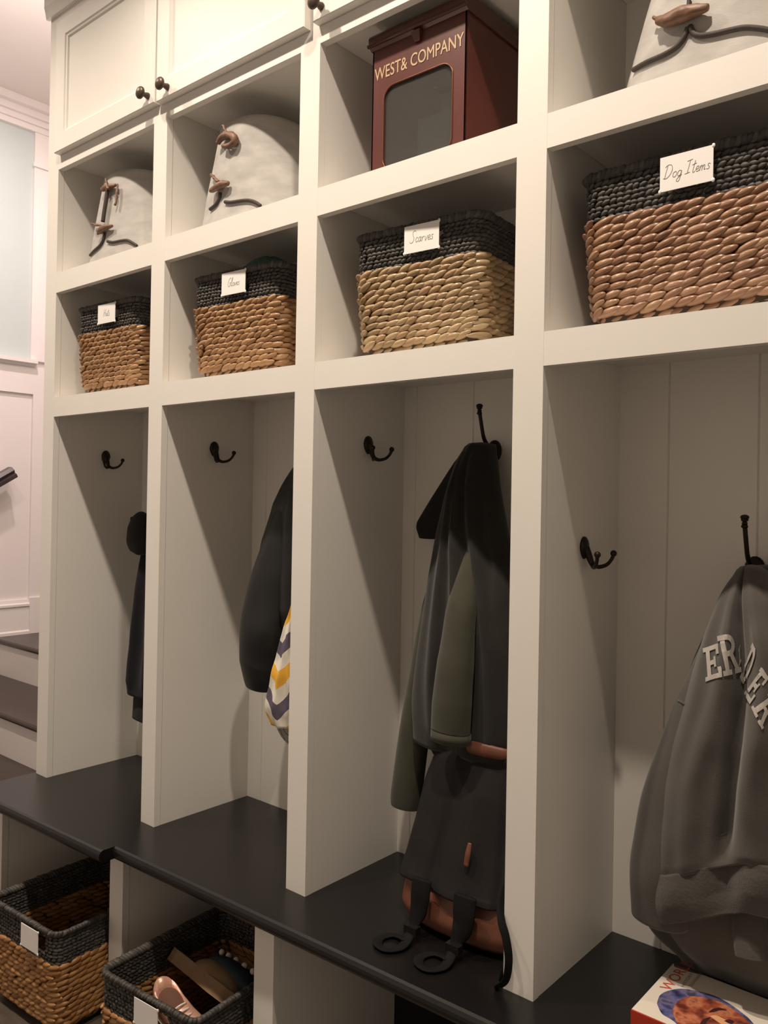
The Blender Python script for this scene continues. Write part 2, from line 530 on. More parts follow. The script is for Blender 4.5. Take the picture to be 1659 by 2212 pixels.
side_hook(-0.5598 + 0.0005, 0.182, 1.452, 'bronze hook on the side of the leftmost locker bay')
side_hook(-0.0003, 0.176, 1.462, 'bronze hook on the side of the bay with the chevron bag')
side_hook(0.5597, 0.184, 1.457, 'bronze hook on the side of the bay with the backpack')
side_hook(1.1197, 0.166, 1.244, 'lower bronze hook on the side of the bay with the grey sweatshirt')
back_hook(0.822, 1.444, 'tall bronze hook on the back boards holding the olive coat')
back_hook(1.382, 1.212, 'tall bronze hook on the back boards holding the grey sweatshirt')

# ------------------------------------------------------------------ writing by hand: strokes
GLY = {
    'D': (0.62, [[(0.16, .92), (0.10, .5), (0.05, 0.0)], [(-0.02, .86), (.2, 1.0), (.45, .92), (.55, .6), (.42, .22), (.18, .02), (-.05, .06)]]),
    'o': (0.36, [[(.2, .4), (.05, .3), (.05, .08), (.18, .0), (.3, .12), (.3, .32), (.2, .4)]]),
    'g': (0.38, [[(.3, .36), (.12, .4), (.03, .2), (.1, .02), (.24, .08), (.31, .36), (.28, 0.0), (.2, -.36), (.02, -.34), (.1, -.12), (.36, .06)]]),
    'I': (0.46, [[(.0, .92), (.38, 1.0)], [(.22, .96), (.12, .05)], [(-.06, .02), (.3, .08)]]),
    't': (0.26, [[(.14, .86), (.06, .12), (.12, .0), (.22, .08)], [(-.04, .56), (.26, .64)]]),
    'e': (0.30, [[(.02, .16), (.22, .24), (.2, .38), (.08, .36), (.02, .14), (.12, .0), (.28, .1)]]),
    'm': (0.50, [[(.04, .38), (.0, .0)], [(.02, .2), (.12, .38), (.18, .3), (.15, .0)], [(.17, .2), (.28, .38), (.34, .3), (.32, .04), (.42, .06)]]),
    's': (0.28, [[(.24, .34), (.12, .4), (.06, .28), (.18, .16), (.14, .02), (-.02, .04)]]),
    'S': (0.50, [[(.46, .86), (.34, 1.0), (.14, .86), (.2, .6), (.32, .36), (.24, .06), (.02, .02), (-.06, .16)]]),
    'c': (0.28, [[(.24, .34), (.12, .4), (.02, .2), (.1, .02), (.26, .1)]]),
    'a': (0.36, [[(.26, .36), (.1, .38), (.02, .16), (.1, .0), (.22, .14), (.27, .38), (.25, .06), (.34, .04)]]),
    'r': (0.28, [[(.04, .38), (.02, .0)], [(.03, .2), (.12, .36), (.22, .36)]]),
    'v': (0.30, [[(.0, .38), (.08, .02), (.14, .06), (.26, .4)]]),
    'G': (0.56, [[(.5, .82), (.36, 1.0), (.14, .8), (.04, .36), (.14, .02), (.36, .06), (.44, .4)], [(.26, .42), (.52, .44)]]),
    'l': (0.22, [[(.0, .1), (.14, .7), (.18, 1.0), (.1, .9), (.04, .2), (.1, .0), (.2, .08)]]),
    'H': (0.58, [[(.12, .98), (.02, .0)], [(.46, 1.0), (.36, .0)], [(.04, .48), (.42, .54)]]),
    ' ': (0.26, []),
}


def script_mesh(text, size, rad):
    bm = bmesh.new(); x = 0.0
    for ch in text:
        w, strokes = GLY[ch]
        for s in strokes:
            pts = smooth_path([Vector(((x + p[0] + 0.16 * p[1]) * size, 0, p[1] * size)) for p in s], 5)
            tube(bm, pts, rad, 5)
        x += w
    tot = x * size
    for v in bm.verts: v.co.x -= tot / 2
    return bm


# ------------------------------------------------------------------ baskets
def sphere_tpl(nu, nv):
    V = []; Fc = []
    for j in range(nv + 1):
        ph = math.pi * j / nv
        r = math.sin(ph) ** 1.25                     # pointed like a folded leaf
        for i in range(nu):
            a = 2 * math.pi * i / nu
            V.append((math.cos(ph), r * math.cos(a), r * math.sin(a)))
    for j in range(nv):
        for i in range(nu):
            Fc.append((j * nu + i, j * nu + (i + 1) % nu, (j + 1) * nu + (i + 1) % nu, (j + 1) * nu + i))
    return np.array(V), np.array(Fc)


def rr_perimeter(w, d, r):
    """rounded-rectangle outline as a function of arc length"""
    segs = [('l', (-w / 2 + r, -d / 2), (w / 2 - r, -d / 2)), ('a', (w / 2 - r, -d / 2 + r), -90), ('l', (w / 2, -d / 2 + r), (w / 2, d / 2 - r)), ('a', (w / 2 - r, d / 2 - r), 0),
            ('l', (w / 2 - r, d / 2), (-w / 2 + r, d / 2)), ('a', (-w / 2 + r, d / 2 - r), 90), ('l', (-w / 2, d / 2 - r), (-w / 2, -d / 2 + r)), ('a', (-w / 2 + r, -d / 2 + r), 180)]
    L = []
    for s in segs:
        L.append(math.dist(s[1], s[2]) if s[0] == 'l' else r * math.pi / 2)
    T = sum(L)

    def f(s):
        s = s % T
        for sg, l in zip(segs, L):
            if s <= l:
                if sg[0] == 'l':
                    t = s / l
                    p = (sg[1][0] + (sg[2][0] - sg[1][0]) * t, sg[1][1] + (sg[2][1] - sg[1][1]) * t)
                    tx = ((sg[2][0] - sg[1][0]) / l, (sg[2][1] - sg[1][1]) / l)
                else:
                    a = math.radians(sg[2]) + (s / r)
                    p = (sg[1][0] + r * math.cos(a), sg[1][1] + r * math.sin(a)); tx = (-math.sin(a), math.cos(a))
                return p, tx
            s -= l
        return (segs[0][1], (1, 0))
    return f, T


def strands(name, rows, m, parent, tpl, skip=None):
    """rows: (z, w, d, corner, pitch, length, half height, half thickness, tilt, jitter)"""
    TV, TF = tpl
    AV = []; AF = []; off = 0
    for k, (z, w, d, r, pitch, ln, hh, th, tilt, jit) in enumerate(rows):
        f, T = rr_perimeter(w, d, r)
        n = int(round(T / pitch)); ph = random.random() * pitch
        for i in range(n):
            s = ph + T * i / n + random.uniform(-1, 1) * jit * pitch
            (px_, py_), (tx, ty) = f(s)
            if skip and skip(px_, py_, z): continue
            nx, ny = ty, -tx
            a = tilt + random.uniform(-0.12, 0.12)
            lh = ln / 2 * random.uniform(0.88, 1.15); h2 = hh * random.uniform(0.88, 1.12); t2 = th * random.uniform(0.9, 1.15)
            X = np.array([tx * math.cos(a), ty * math.cos(a), math.sin(a)])
            Z = np.array([-tx * math.sin(a), -ty * math.sin(a), math.cos(a)])
            Nn = np.array([nx, ny, 0.0])
            # a strand dips under its neighbour at the far end
            P = np.array([px_, py_, z + random.uniform(-1, 1) * 0.0006]) + np.outer(TV[:, 0] * lh, X) + np.outer(TV[:, 1] * t2, Nn) + np.outer(TV[:, 2] * h2, Z)
            P += np.outer(TV[:, 0] * t2 * 0.45, Nn)
            AV.append(P); AF.append(TF + off); off += len(TV)
    return pymesh(name, np.vstack(AV), np.vstack(AF), m, parent, True, False)


GREYW = weave_mat('charcoal_woven_rope', [(58, 54, 50), (74, 70, 66), (88, 84, 79), (66, 62, 58)], 0.6)
LINER = mat('basket_liner', (58, 44, 33), 0.9)
LINERG = mat('basket_liner_grey', (40, 38, 36), 0.9)
BODYM = {
    'orange': weave_mat('amber_woven_hyacinth', [(150, 108, 70), (178, 134, 92), (194, 152, 108), (162, 118, 76), (182, 142, 98)], 0.32),
    'olive': weave_mat('straw_woven_hyacinth', [(152, 126, 90), (182, 154, 114), (198, 170, 130), (168, 138, 100), (186, 150, 112)], 0.30),
    'red': weave_mat('russet_woven_hyacinth', [(146, 106, 80), (172, 130, 100), (190, 150, 118), (158, 116, 88), (178, 136, 106)], 0.30),
    'dim': weave_mat('brown_woven_hyacinth', [(160, 108, 58), (186, 134, 78), (200, 150, 94), (172, 118, 66)], 0.42),
}
TPL_BIG = sphere_tpl(8, 8); TPL_SMALL = sphere_tpl(6, 5)


def basket(label, cx, cy, z0, w, d, h, rot, body, text, card=True, card_x=-0.002, wb=0.9, collar=0.078, card_w=0.084, hole=True, nrows=13, pitch=0.026):
    t = empty('woven_basket', (cx, cy, z0), label, 'basket', 'two-tone woven baskets', rot)

    def dim(z):
        q = z / h
        k = wb + (1 - wb) * min(1, q * 1.3) ** 0.8
        return w * k - 0.016, d * k - 0.016
    zc = h - collar
    rows = []
    rh = (zc - 0.006) / nrows
    for k in range(nrows):
        z = 0.010 + rh * (k + 0.4)
        ww, dd = dim(z)
        if k == 0: ww -= 0.02; dd -= 0.02
        rows.append((z, ww, dd, 0.026, pitch, pitch * 1.8, rh * 0.56, 0.0085, 0.24 if k % 2 == 0 else 0.20, 0.18))
    bd = strands('woven_body', rows, BODYM[body], t, TPL_BIG)
    rows = []
    nr = 9; ch = collar / nr

    def skip(px_, py_, z):
        return hole and py_ < 0 and abs(px_ - card_x) < (0.05 if text is None else 0.034) and zc + collar * 0.34 < z < zc + collar * 0.80
    for k in range(nr):
        z = zc + ch * (k + 0.5)
        ww, dd = dim(z)
        rows.append((z, ww - 0.004, dd - 0.004, 0.026, 0.0125, 0.0185, ch * 0.58, 0.0055, 0.30 if k % 2 else -0.12, 0.15))
    strands('woven_collar', rows, GREYW, t, TPL_SMALL, skip)
    ww, dd = dim(h)
    strands('rim', [(h, ww, dd, 0.026, 0.0085, 0.021, 0.0075, 0.0095, 0.75, 0.08)], GREYW, t, TPL_SMALL)
    # inner lining and bottom
    bm = bmesh.new(); rings = []
    for z in (0.012, zc):
        ww, dd = dim(z); ww -= 0.006; dd -= 0.006
        f, T = rr_perimeter(ww, dd, 0.024)
        rings.append([bm.verts.new((*f(T * i / 48)[0], z)) for i in range(48)])
    bm.faces.new(rings[0])
    for a, b in zip(rings, rings[1:]):
        for k in range(48):
            bm.faces.new((a[k], a[(k + 1) % 48], b[(k + 1) % 48], b[k]))
    obj('lining', bm, LINER, t, smooth=True, keep_world=False)
    if not hole:
        pass
    if card:
        ch_ = 0.056
        yf = -dim(h)[1] / 2 - 0.0135
        zc_ = h - 0.0295
        bm = bmesh.new()
        box(bm, card_x - card_w / 2, card_x + card_w / 2, yf - 0.0015, yf, zc_ - ch_ / 2, zc_ + ch_ / 2)
        for sx, sz in ((-1, -1), (1, -1), (1, 1)):
            ball(bm, (card_x + sx * card_w / 2, yf - 0.001, zc_ + sz * (ch_ / 2 - 0.001)), 0.0028, 1, 0.7, 1.3, 8, 6)
        cdo = obj('label_card', bm, CARD, t, keep_world=False)
        cdo['label'] = 'white name card'
        if text:
            size = {'Dog Items': 0.0215, 'Scarves': 0.0245, 'Gloves': 0.021}.get(text, 0.021)
            bm = script_mesh(text, size, 0.00042)
            for v in bm.verts:
                v.co += Vector((card_x + 0.001, yf - 0.0016, zc_ - 0.008))
            obj('lettering', bm, INK, cdo, keep_world=False)
    return t


BZ = B2 + 0.0015
basket('woven basket with a white card in the leftmost cubby, smallest in view', -0.358, 0.172, BZ, 0.312, 0.262, 0.262, 0.05, 'orange', 'Hats', card_x=0.019)
basket('woven basket tagged Gloves with a green hat showing over its rim', 0.217, 0.174, BZ, 0.322, 0.262, 0.262, 0.06, 'orange', 'Gloves', card_x=0.011)
basket('straw-coloured woven basket tagged Scarves below the red metal box', 0.783, 0.176, BZ, 0.326, 0.262, 0.262, 0.06, 'olive', 'Scarves', card_x=0.026)
basket('reddish woven basket tagged Dog Items at the right edge', 1.336, 0.170, BZ, 0.352, 0.266, 0.264, 0.0, 'red', 'Dog Items', card_x=0.016)
basket('woven basket with a white card under the left end of the bench', -0.235, -0.050, FZ + 0.0015, 0.330, 0.400, 0.262, 0.06, 'dim', None, card_x=0.062, wb=0.93, card_w=0.078)
basket('open woven basket of shoes standing in the cubby under the bench', 0.285, -0.034, FZ + 0.0015, 0.330, 0.400, 0.262, 0.08, 'dim', None, card_x=0.02, wb=0.93, card_w=0.078)

# knitted hat inside the Gloves basket
bm = bmesh.new()
ball(bm, (0, 0, 0), 0.085, 1, 0.85, 0.75, 32, 20)
for v in bm.verts:
    v.co *= 1 + 0.025 * math.sin(math.atan2(v.co.y, v.co.x) * 26) + 0.03 * noise.noise(v.co * 14)
ko = obj('knit_hat', bm, mat('teal_knit', (72, 108, 98), 0.9, var=0.2, vscale=60, bump=0.5, bscale=300), None, True)
ko.location = (0.215, 0.17, 1.872 + 0.022)
tag(ko, 'green knitted hat peeking over the rim of the Gloves basket', 'hat')

# ------------------------------------------------------------------ felt bins with toggles and cords
FELT = mat('grey_felted_canvas', (176, 172, 167), 0.85, var=0.15, vscale=16, bump=0.15, bscale=260, stretch=(1, 1, 2.2))
CORD = mat('dark_cord', (58, 50, 44), 0.7, var=0.2, vscale=150)
TOG = mat('driftwood_toggle', (116, 84, 64), 0.5, var=0.3, vscale=45, bump=0.2, bscale=90, stretch=(1, 1, 4))
TOGE = mat('toggle_dark_end', (62, 46, 36), 0.6)


def bin_body(cx, z0, hw0, hd0, hw1, hd1, yb, h, t, ex=2.3):
    V = []; Fc = []; n = 96; m_ = 26
    zs = np.linspace(0, 1, m_)
    for q in zs:
        a = hw0 + (hw1 - hw0) * q + 0.004 * math.sin(q * math.pi); b = hd0 + (hd1 - hd0) * q
        for i in range(n):
            th = 2 * math.pi * i / n
            c, s = math.cos(th), math.sin(th)
            x = a * math.copysign(abs(c) ** (2 / ex), c); y = b * math.copysign(abs(s) ** (2 / ex), s)
            k = 1 + 0.012 * noise.noise(Vector((x * 9 + cx * 5, y * 9, q * 3)))
            V.append((cx + x * k, yb - hd0 + y * k, z0 + q * h))
    for j in range(m_ - 1):
        for i in range(n):
            Fc.append((j * n + i, j * n + (i + 1) % n, (j + 1) * n + (i + 1) % n, (j + 1) * n + i))
    # folded-in top with a thick rim
    base = (m_ - 1) * n
    k0 = len(V)
    for i in range(n):
        v = V[base + i]; V.append((cx + (v[0] - cx) * 0.95, yb - hd0 + (v[1] - yb + hd0) * 0.95, z0 + h - 0.001))
    for i in range(n):
        v = V[base + i]; V.append((cx + (v[0] - cx) * 0.94, yb - hd0 + (v[1] - yb + hd0) * 0.94, z0 + h - 0.05))
    for i in range(n):
        j = (i + 1) % n
        Fc.append((base + i, base + j, k0 + j, k0 + i)); Fc.append((k0 + i, k0 + j, k0 + n + j, k0 + n + i))
    Fc.append(tuple(range(k0 + n, k0 + 2 * n))); Fc.append(tuple(range(n))[::-1])
    return pymesh('canvas_body', V, Fc, FELT, t, True)


def on(bvh, pts, lift):
    out = []
    for u, v in pts:
        p, n = hit(bvh, u, v)
        if p is not None: out.append(p + n * lift)
    return out


def cord(bvh, pts, rad, t, lift=0.003):
    P = on(bvh, pts, lift)
    if len(P) < 2: return
    bm = bmesh.new(); tube(bm, smooth_path(P, 6), rad, 8)
    obj('cord', bm, CORD, t, True)['label'] = 'dark cord'


def toggle(bvh, pts, rads, t, lift=0.012, name='toggle'):
    P = on(bvh, pts, lift)
    if len(P) < 2: return
    bm = bmesh.new()
    P = smooth_path(P, 7)
    tube(bm, P, rads, 12)
    for i, v in enumerate(bm.verts):
        v.co += Vector((1, 1, 1)) * 0.0022 * noise.noise(v.co * 90)
    g = obj(name, bm, TOG, t, True); g['label'] = 'brown wooden toggle' if name == 'toggle' else 'brown leather strap'
    return g


def felt_bin(cx, hw, label, spec_fn, h=0.272, hd=0.140):
    t = empty('felt_bin', (cx, 0.17, B1 + 0.001), label, 'storage bin', 'grey felt bins in the upper cubbies')
    b = bin_body(cx, B1 + 0.001, hw, hd, hw * 0.56, hd * 0.86, 0.312, h, t)
    spec_fn(bvh_of(b), t)
    return t


def bin1(bv, t):
    toggle(bv, [(227, 412), (240, 408), (256, 404)], [0.004, 0.010, 0.008, 0.004], t)
    toggle(bv, [(242, 392), (243, 402), (246, 414)], 0.004, t, 0.020, 'strap')
    toggle(bv, [(258, 402), (258, 425), (255, 446)], 0.0035, t, 0.010, 'strap')
    cord(bv, [(240, 412), (237, 435), (233, 460), (230, 482)], 0.006, t, 0.012)
    toggle(bv, [(219, 508), (231, 496), (248, 492)], [0.003, 0.010, 0.008, 0.004], t)
    toggle(bv, [(208, 486), (220, 489), (232, 492)], 0.0032, t, 0.014, 'strap')
    cord(bv, [(228, 503), (226, 516), (219, 530), (206, 542), (197, 552), (191, 561)], 0.0042, t)
    cord(bv, [(234, 522), (246, 524), (262, 521), (276, 520), (288, 526), (297, 532)], 0.0042, t)


def bin2(bv, t):
    toggle(bv, [(490, 276), (494, 286), (498, 298)], 0.0042, t, 0.012, 'strap')
    toggle(bv, [(480, 314), (488, 302), (500, 297), (512, 300), (514, 311), (504, 319), (490, 319)], [0.006, 0.009, 0.010, 0.010, 0.007, 0.005], t, 0.013)
    toggle(bv, [(463, 381), (471, 387), (479, 396)], [0.004, 0.0045], t, 0.010, 'strap')
    toggle(bv, [(465, 415), (480, 406), (490, 401), (500, 401)], [0.006, 0.010, 0.009, 0.005], t)
    cord(bv, [(478, 417), (476, 428), (469, 442), (456, 453), (440, 462), (430, 472), (421, 484)], 0.0045, t)
    cord(bv, [(488, 437), (500, 438), (520, 435), (537, 434), (552, 438), (564, 446)], 0.0045, t)


def bin4(bv, t):
    cord(bv, [(1491, 1), (1490, 12), (1489, 28)], 0.0035, t, 0.004)
    toggle(bv, [(1431, 50), (1450, 52), (1480, 40), (1510, 32), (1535, 26)], [0.005, 0.011, 0.013, 0.010, 0.005], t, 0.013)
    toggle(bv, [(1424, 44), (1436, 50), (1448, 58), (1458, 60)], 0.0035, t, 0.012, 'strap')
    cord(bv, [(1488, 62), (1478, 85), (1462, 104), (1436, 120), (1400, 136), (1372, 152), (1352, 170), (1336, 190)], 0.0045, t)
    cord(bv, [(1492, 58), (1500, 74), (1516, 79), (1545, 75), (1580, 67), (1610, 62), (1640, 64), (1670, 70), (1690, 78)], 0.0045, t)


felt_bin(-0.345, 0.208, 'grey felt bin with two toggles joined by an upright cord, leftmost upper cubby', bin1)
felt_bin(0.203, 0.199, 'grey felt bin with two separate toggles, left of the red metal box', bin2)
felt_bin(1.382, 0.195, 'grey felt bin at the top right corner above the Dog Items basket', bin4)

# ------------------------------------------------------------------ red metal box
RED = mat('oxblood_enamel', (90, 46, 40), 0.33, var=0.12, vscale=12, spec=0.5)
REDD = mat('dark_red_lid_enamel', (80, 42, 38), 0.22, var=0.1, vscale=14)
COPPER = mat('copper_bead', (118, 76, 58), 0.35, 0.7)
GOLD = mat('gold_letter_paint', (190, 162, 124), 0.45)
RX0, RX1, RY0, RY1, RZ0, RZ1 = 0.671, 0.912, 0.050, 0.300, B1 + 0.001, 2.296
rb = empty('metal_box', ((RX0 + RX1) / 2, 0.17, RZ0), 'dark red lettered metal box with a rounded window in the third upper cubby', 'metal box')


def rrect2(x0, x1, z0, z1, r, n=8):
    out = []
    for (cx, cz, a0) in ((x1 - r, z0 + r, -90), (x1 - r, z1 - r, 0), (x0 + r, z1 - r, 90), (x0 + r, z0 + r, 180)):
        for k in range(n + 1):
            a = math.radians(a0 + 90 * k / n); out.append((cx + r * math.cos(a), cz + r * math.sin(a)))
    return out


WN = (0.703, 0.881, 2.024, 2.204)
bm = bmesh.new()
inner = rrect2(*WN, 0.028)
# front sheet with a window opening
n = len(inner)
outer = []
for (x, z) in inner:
    cx_, cz_ = (WN[0] + WN[1]) / 2, (WN[2] + WN[3]) / 2
    dx, dz = x - cx_, z - cz_
    k = min(((RX1 - cx_) if dx > 0 else (cx_ - RX0)) / max(abs(dx), 1e-6), ((RZ1 - cz_) if dz > 0 else (cz_ - RZ0)) / max(abs(dz), 1e-6))
    outer.append((cx_ + dx * k, cz_ + dz * k))
fi = [bm.verts.new((x, RY0, z)) for x, z in inner]; fo = [bm.verts.new((x, RY0, z)) for x, z in outer]
fb = [bm.verts.new((x, RY0 + 0.006, z)) for x, z in inner]
for k in range(n):
    j = (k + 1) % n
    bm.faces.new((fo[k], fo[j], fi[j], fi[k])); bm.faces.new((fi[k], fi[j], fb[j], fb[k]))
obj('front_sheet', bm, RED, rb)
bm = bmesh.new()
for (x0, x1, y0, y1, z0, z1) in ((RX0, RX0 + 0.003, RY0, RY1, RZ0, RZ1), (RX1 - 0.003, RX1, RY0, RY1, RZ0, RZ1), (RX0, RX1, RY1 - 0.003, RY1, RZ0, RZ1), (RX0, RX1, RY0 + 0.001, RY1, RZ0, RZ0 + 0.003)):
    box(bm, x0, x1, y0, y1, z0, z1)
# corner filler triangles of the front
for (x0, x1, z0, z1) in ((RX0, WN[0] + 0.001, RZ0, RZ1), (WN[1] - 0.001, RX1, RZ0, RZ1), (RX0, RX1, WN[3] - 0.001, RZ1), (RX0, RX1, RZ0, WN[2] + 0.001)):
    box(bm, x0, x1, RY0 + 0.0008, RY0 + 0.003, z0, z1)
obj('case', bm, RED, rb)
bm = bmesh.new()
L = [Vector((x, RY0 - 0.0005, z)) for x, z in inner]
tube(bm, L + [L[0]], 0.0016, 8, cap=False)
obj('window_bead', bm, COPPER, rb, True)
gl = bpy.data.materials.new('box_window_glass'); gl.use_nodes = True
gb = gl.node_tree.nodes['Principled BSDF']; gb.inputs['Transmission Weight'].default_value = 0.93; gb.inputs['Roughness'].default_value = 0.02
gb.inputs['Base Color'].default_value = (0.62, 0.60, 0.57, 1); gb.inputs['IOR'].default_value = 1.35
bm = bmesh.new()
prism(bm, inner, 'y', RY0 + 0.0035, RY0 + 0.0055)
obj('window_pane', bm, gl, rb)
bx('inner_tray', RX0 + 0.090, RX1 - 0.010, RY0 + 0.045, RY1 - 0.02, RZ0 + 0.004, RZ0 + 0.125, mat('grey_green_tray', (40, 52, 46), 0.6), rb, 0.004)
bx('back_liner', RX0 + 0.006, RX1 - 0.006, RY1 - 0.010, RY1 - 0.004, RZ0 + 0.004, RZ1 - 0.006, mat('grey_box_liner', (170, 155, 145), 0.7), rb, 0)
bm = bmesh.new()
prism(bm, [(RY0 - 0.010, RZ1 + 0.002), (RY0 - 0.010, RZ1 + 0.020), (RY0 - 0.006, RZ1 + 0.026), (RY0 + 0.004, RZ1 + 0.030), (RY1 + 0.006, RZ1 + 0.036), (RY1 + 0.006, RZ1 - 0.004), (RY0, RZ1 - 0.004)], 'x', RX0 - 0.005, RX1 + 0.004)
obj('lid', bm, REDD, rb, bevel=0.002)
bm = bmesh.new()
tube(bm, [(RX0 - 0.006, RY0 - 0.010, RZ1 + 0.003), (RX1 + 0.005, RY0 - 0.010, RZ1 + 0.003)], 0.0042, 10)
obj('lid_roll', bm, REDD, rb, True)
bm = bmesh.new()
box(bm, 0.7815, 0.8045, RY0 - 0.012, RY0, RZ1 - 0.026, RZ1 - 0.006)
vs = sorted(bm.verts, key=lambda v: (v.co.y, v.co.z))
for v in bm.verts:
    if v.co.z < RZ1 - 0.02: v.co.x = 0.793 + (v.co.x - 0.793) * 0.55
    if v.co.y < RY0 - 0.01 and v.co.z < RZ1 - 0.02: v.co.y += 0.008
obj('latch', bm, REDD, rb, bevel=0.002)


def font_mesh(text, bold=0.0, res=4, spacing=1.0):
    cu = bpy.data.curves.new('lettering', 'FONT'); cu.body = text; cu.offset = bold; cu.resolution_u = res
    cu.space_character = spacing
    to = bpy.data.objects.new('lettering', cu); COL.objects.link(to)
    bpy.context.view_layer.update()
    dg = bpy.context.evaluated_depsgraph_get()
    me = bpy.data.meshes.new_from_object(to.evaluated_get(dg))
    bpy.data.objects.remove(to); bpy.data.curves.remove(cu)
    bm = bmesh.new(); bm.from_mesh(me); bpy.data.meshes.remove(me)
    return bm


def bounds(bm):
    c = np.array([v.co[:] for v in bm.verts]); return c.min(0), c.max(0)


bm = font_mesh('WEST& COMPANY', 0.0)
lo, hi = bounds(bm)
for dx_, dz_ in ((0.022, 0.0), (0.011, 0.014)):
    dup_ = bmesh.ops.duplicate(bm, geom=bm.verts[:] + bm.edges[:] + bm.faces[:]) if dx_ == 0.022 else bmesh.ops.duplicate(bm, geom=base_)
    if dx_ == 0.022:
        new_ = set(g for g in dup_['geom']); base_ = [g for g in bm.verts[:] + bm.edges[:] + bm.faces[:] if g not in new_]
    for g in dup_['geom']:
        if isinstance(g, bmesh.types.BMVert): g.co.x += dx_; g.co.y += dz_; g.co.z += dx_ * 0.01
sx = (0.906 - 0.677) / (hi[0] - lo[0]); sz = 0.0265 / (hi[1] - lo[1])
for v in bm.verts:
    v.co = Vector((0.677 + (v.co.x - lo[0]) * sx, RY0 - 0.0007 - v.co.z * 0.8, 2.2245 + (v.co.y - lo[1]) * sz))
ft = obj('lettering', bm, GOLD, rb); ft['label'] = 'gold painted lettering'

# ------------------------------------------------------------------ garments


def drape(name, rows, m, parent, folds=(), wr=0.004, wscale=7.0, N=80, M=90, ex=2.2, seed=0.0, hem=True):
    """closed hanging cloth. rows: (z, x left, x right, y back, y front) from top to bottom.
    folds: (position across 0..1, half width, depth, z top, z bottom)"""
    R_ = np.array(sorted(rows, key=lambda r: r[0]))
    zz = np.linspace(R_[-1, 0], R_[0, 0], M)
    V = []; Fc = []
    def ip(z, c):
        return np.interp(z, R_[:, 0], R_[:, c])
    cols = np.array([[ip(z, c) for c in (1, 2, 3, 4)] for z in zz])
    k = np.ones(7) / 7
    pad = np.pad(cols, ((3, 3), (0, 0)), mode='edge')
    sm = np.stack([np.convolve(pad[:, c], k, mode='valid') for c in range(4)], 1)
    sm[0] = cols[0]
    for j, z in enumerate(zz):
        xl, xr, yb, yf = sm[j]
        xc, hw, yc, hd = (xl + xr) / 2, (xr - xl) / 2, (yb + yf) / 2, (yb - yf) / 2
        for i in range(N):
            th = 2 * math.pi * i / N
            c, s = math.cos(th), math.sin(th)
            x = xc + hw * math.copysign(abs(c) ** (2 / ex), c)
            y = yc + hd * math.copysign(abs(s) ** (2 / ex), s)
            t = (x - xl) / max(1e-6, 2 * hw)
            fr = max(0.0, -s) ** 0.7
            for (p, w, dep, zt, zb) in folds:
                if zb <= z <= zt:
                    e = min(1.0, (zt - z) / 0.10 + 0.15) * min(1.0, (z - zb) / 0.06 + 0.2)
                    dd = (t - p - 0.03 * math.sin(z * 9 + p * 20 + seed)) / w
                    y -= dep * e * fr * math.exp(-dd * dd)
            nz = noise.noise(Vector((x * wscale * 1.6 + seed, y * wscale, z * wscale * 0.55)))
            n2 = noise.noise(Vector((x * wscale * 4 + seed * 3, y * wscale * 4, z * wscale * 2)))
            o_ = wr * nz + wr * 0.35 * n2
            V.append((x + o_ * c * 0.6, min(y + o_ * (1.4 if s < 0 else 0.3), yb), z + 0.004 * nz * (j > M - 6)))
    for j in range(M - 1):
        for i in range(N):
            Fc.append((j * N + i, j * N + (i + 1) % N, (j + 1) * N + (i + 1) % N, (j + 1) * N + i))
    # top cap, hollow hem
    V.append((*np.mean(np.array(V[:N])[:, :2], 0), zz[0] + 0.004)); ci = len(V) - 1
    for i in range(N): Fc.append((ci, (i + 1) % N, i))
    b0 = (M - 1) * N
    cen = np.mean(np.array(V[b0:b0 + N]), 0)
    k0 = len(V)
    for q, dz in ((0.90, 0.0), (0.68, 0.03)):
        for i in range(N):
            v = np.array(V[b0 + i]); p = cen + (v - cen) * q; V.append((p[0], p[1], v[2] + dz))
    prev = b0
    for r in range(2):
        cur = k0 + r * N
        for i in range(N):
            Fc.append((prev + i, prev + (i + 1) % N, cur + (i + 1) % N, cur + i))
        prev = cur
    V.append((cen[0], cen[1], cen[2] + 0.035)); ci = len(V) - 1
    for i in range(N): Fc.append((prev + i, prev + (i + 1) % N, ci))
    return pymesh(name, V, Fc, m, parent, True)


def sleeve(name, pts, rads, m, parent, flat=0.75, wr=0.003, seed=0.0, cuff=True, n=36, k=12, up=(0, 1, 0)):
    bm = bmesh.new()
    P = smooth_path(pts, k)
    rings = tube(bm, P, rads, n, flat=flat, up=up, cap=False)
    bm.faces.new(rings[0][::-1])
    # hollow cuff
    last = rings[-1]
    cen = sum((v.co for v in last), Vector()) / n
    dirn = (P[-1] - P[-3]).normalized()
    inn = [bm.verts.new(cen + (v.co - cen) * 0.86 - dirn * 0.002) for v in last]
    deep = [bm.verts.new(cen + (v.co - cen) * 0.80 - dirn * 0.035) for v in last]
    for i in range(n):
        j = (i + 1) % n
        bm.faces.new((last[i], last[j], inn[j], inn[i])); bm.faces.new((inn[i], inn[j], deep[j], deep[i]))
    bm.faces.new(deep)
    for v in bm.verts:
        nz = noise.noise(Vector((v.co.x * 14 + seed, v.co.y * 14, v.co.z * 9)))
        v.co += Vector((nz, noise.noise(v.co * 11 + Vector((seed, 3, 1))), 0)) * wr
    return obj(name, bm, m, parent, True)


def fabric(name, rgb, rough=0.9, sheen=0.15, var=0.12, bump=0.25, bscale=500):
    return mat(name, rgb, rough, var=var, vscale=22, bump=bump, bscale=bscale, sheen=sheen, spec=0.2)


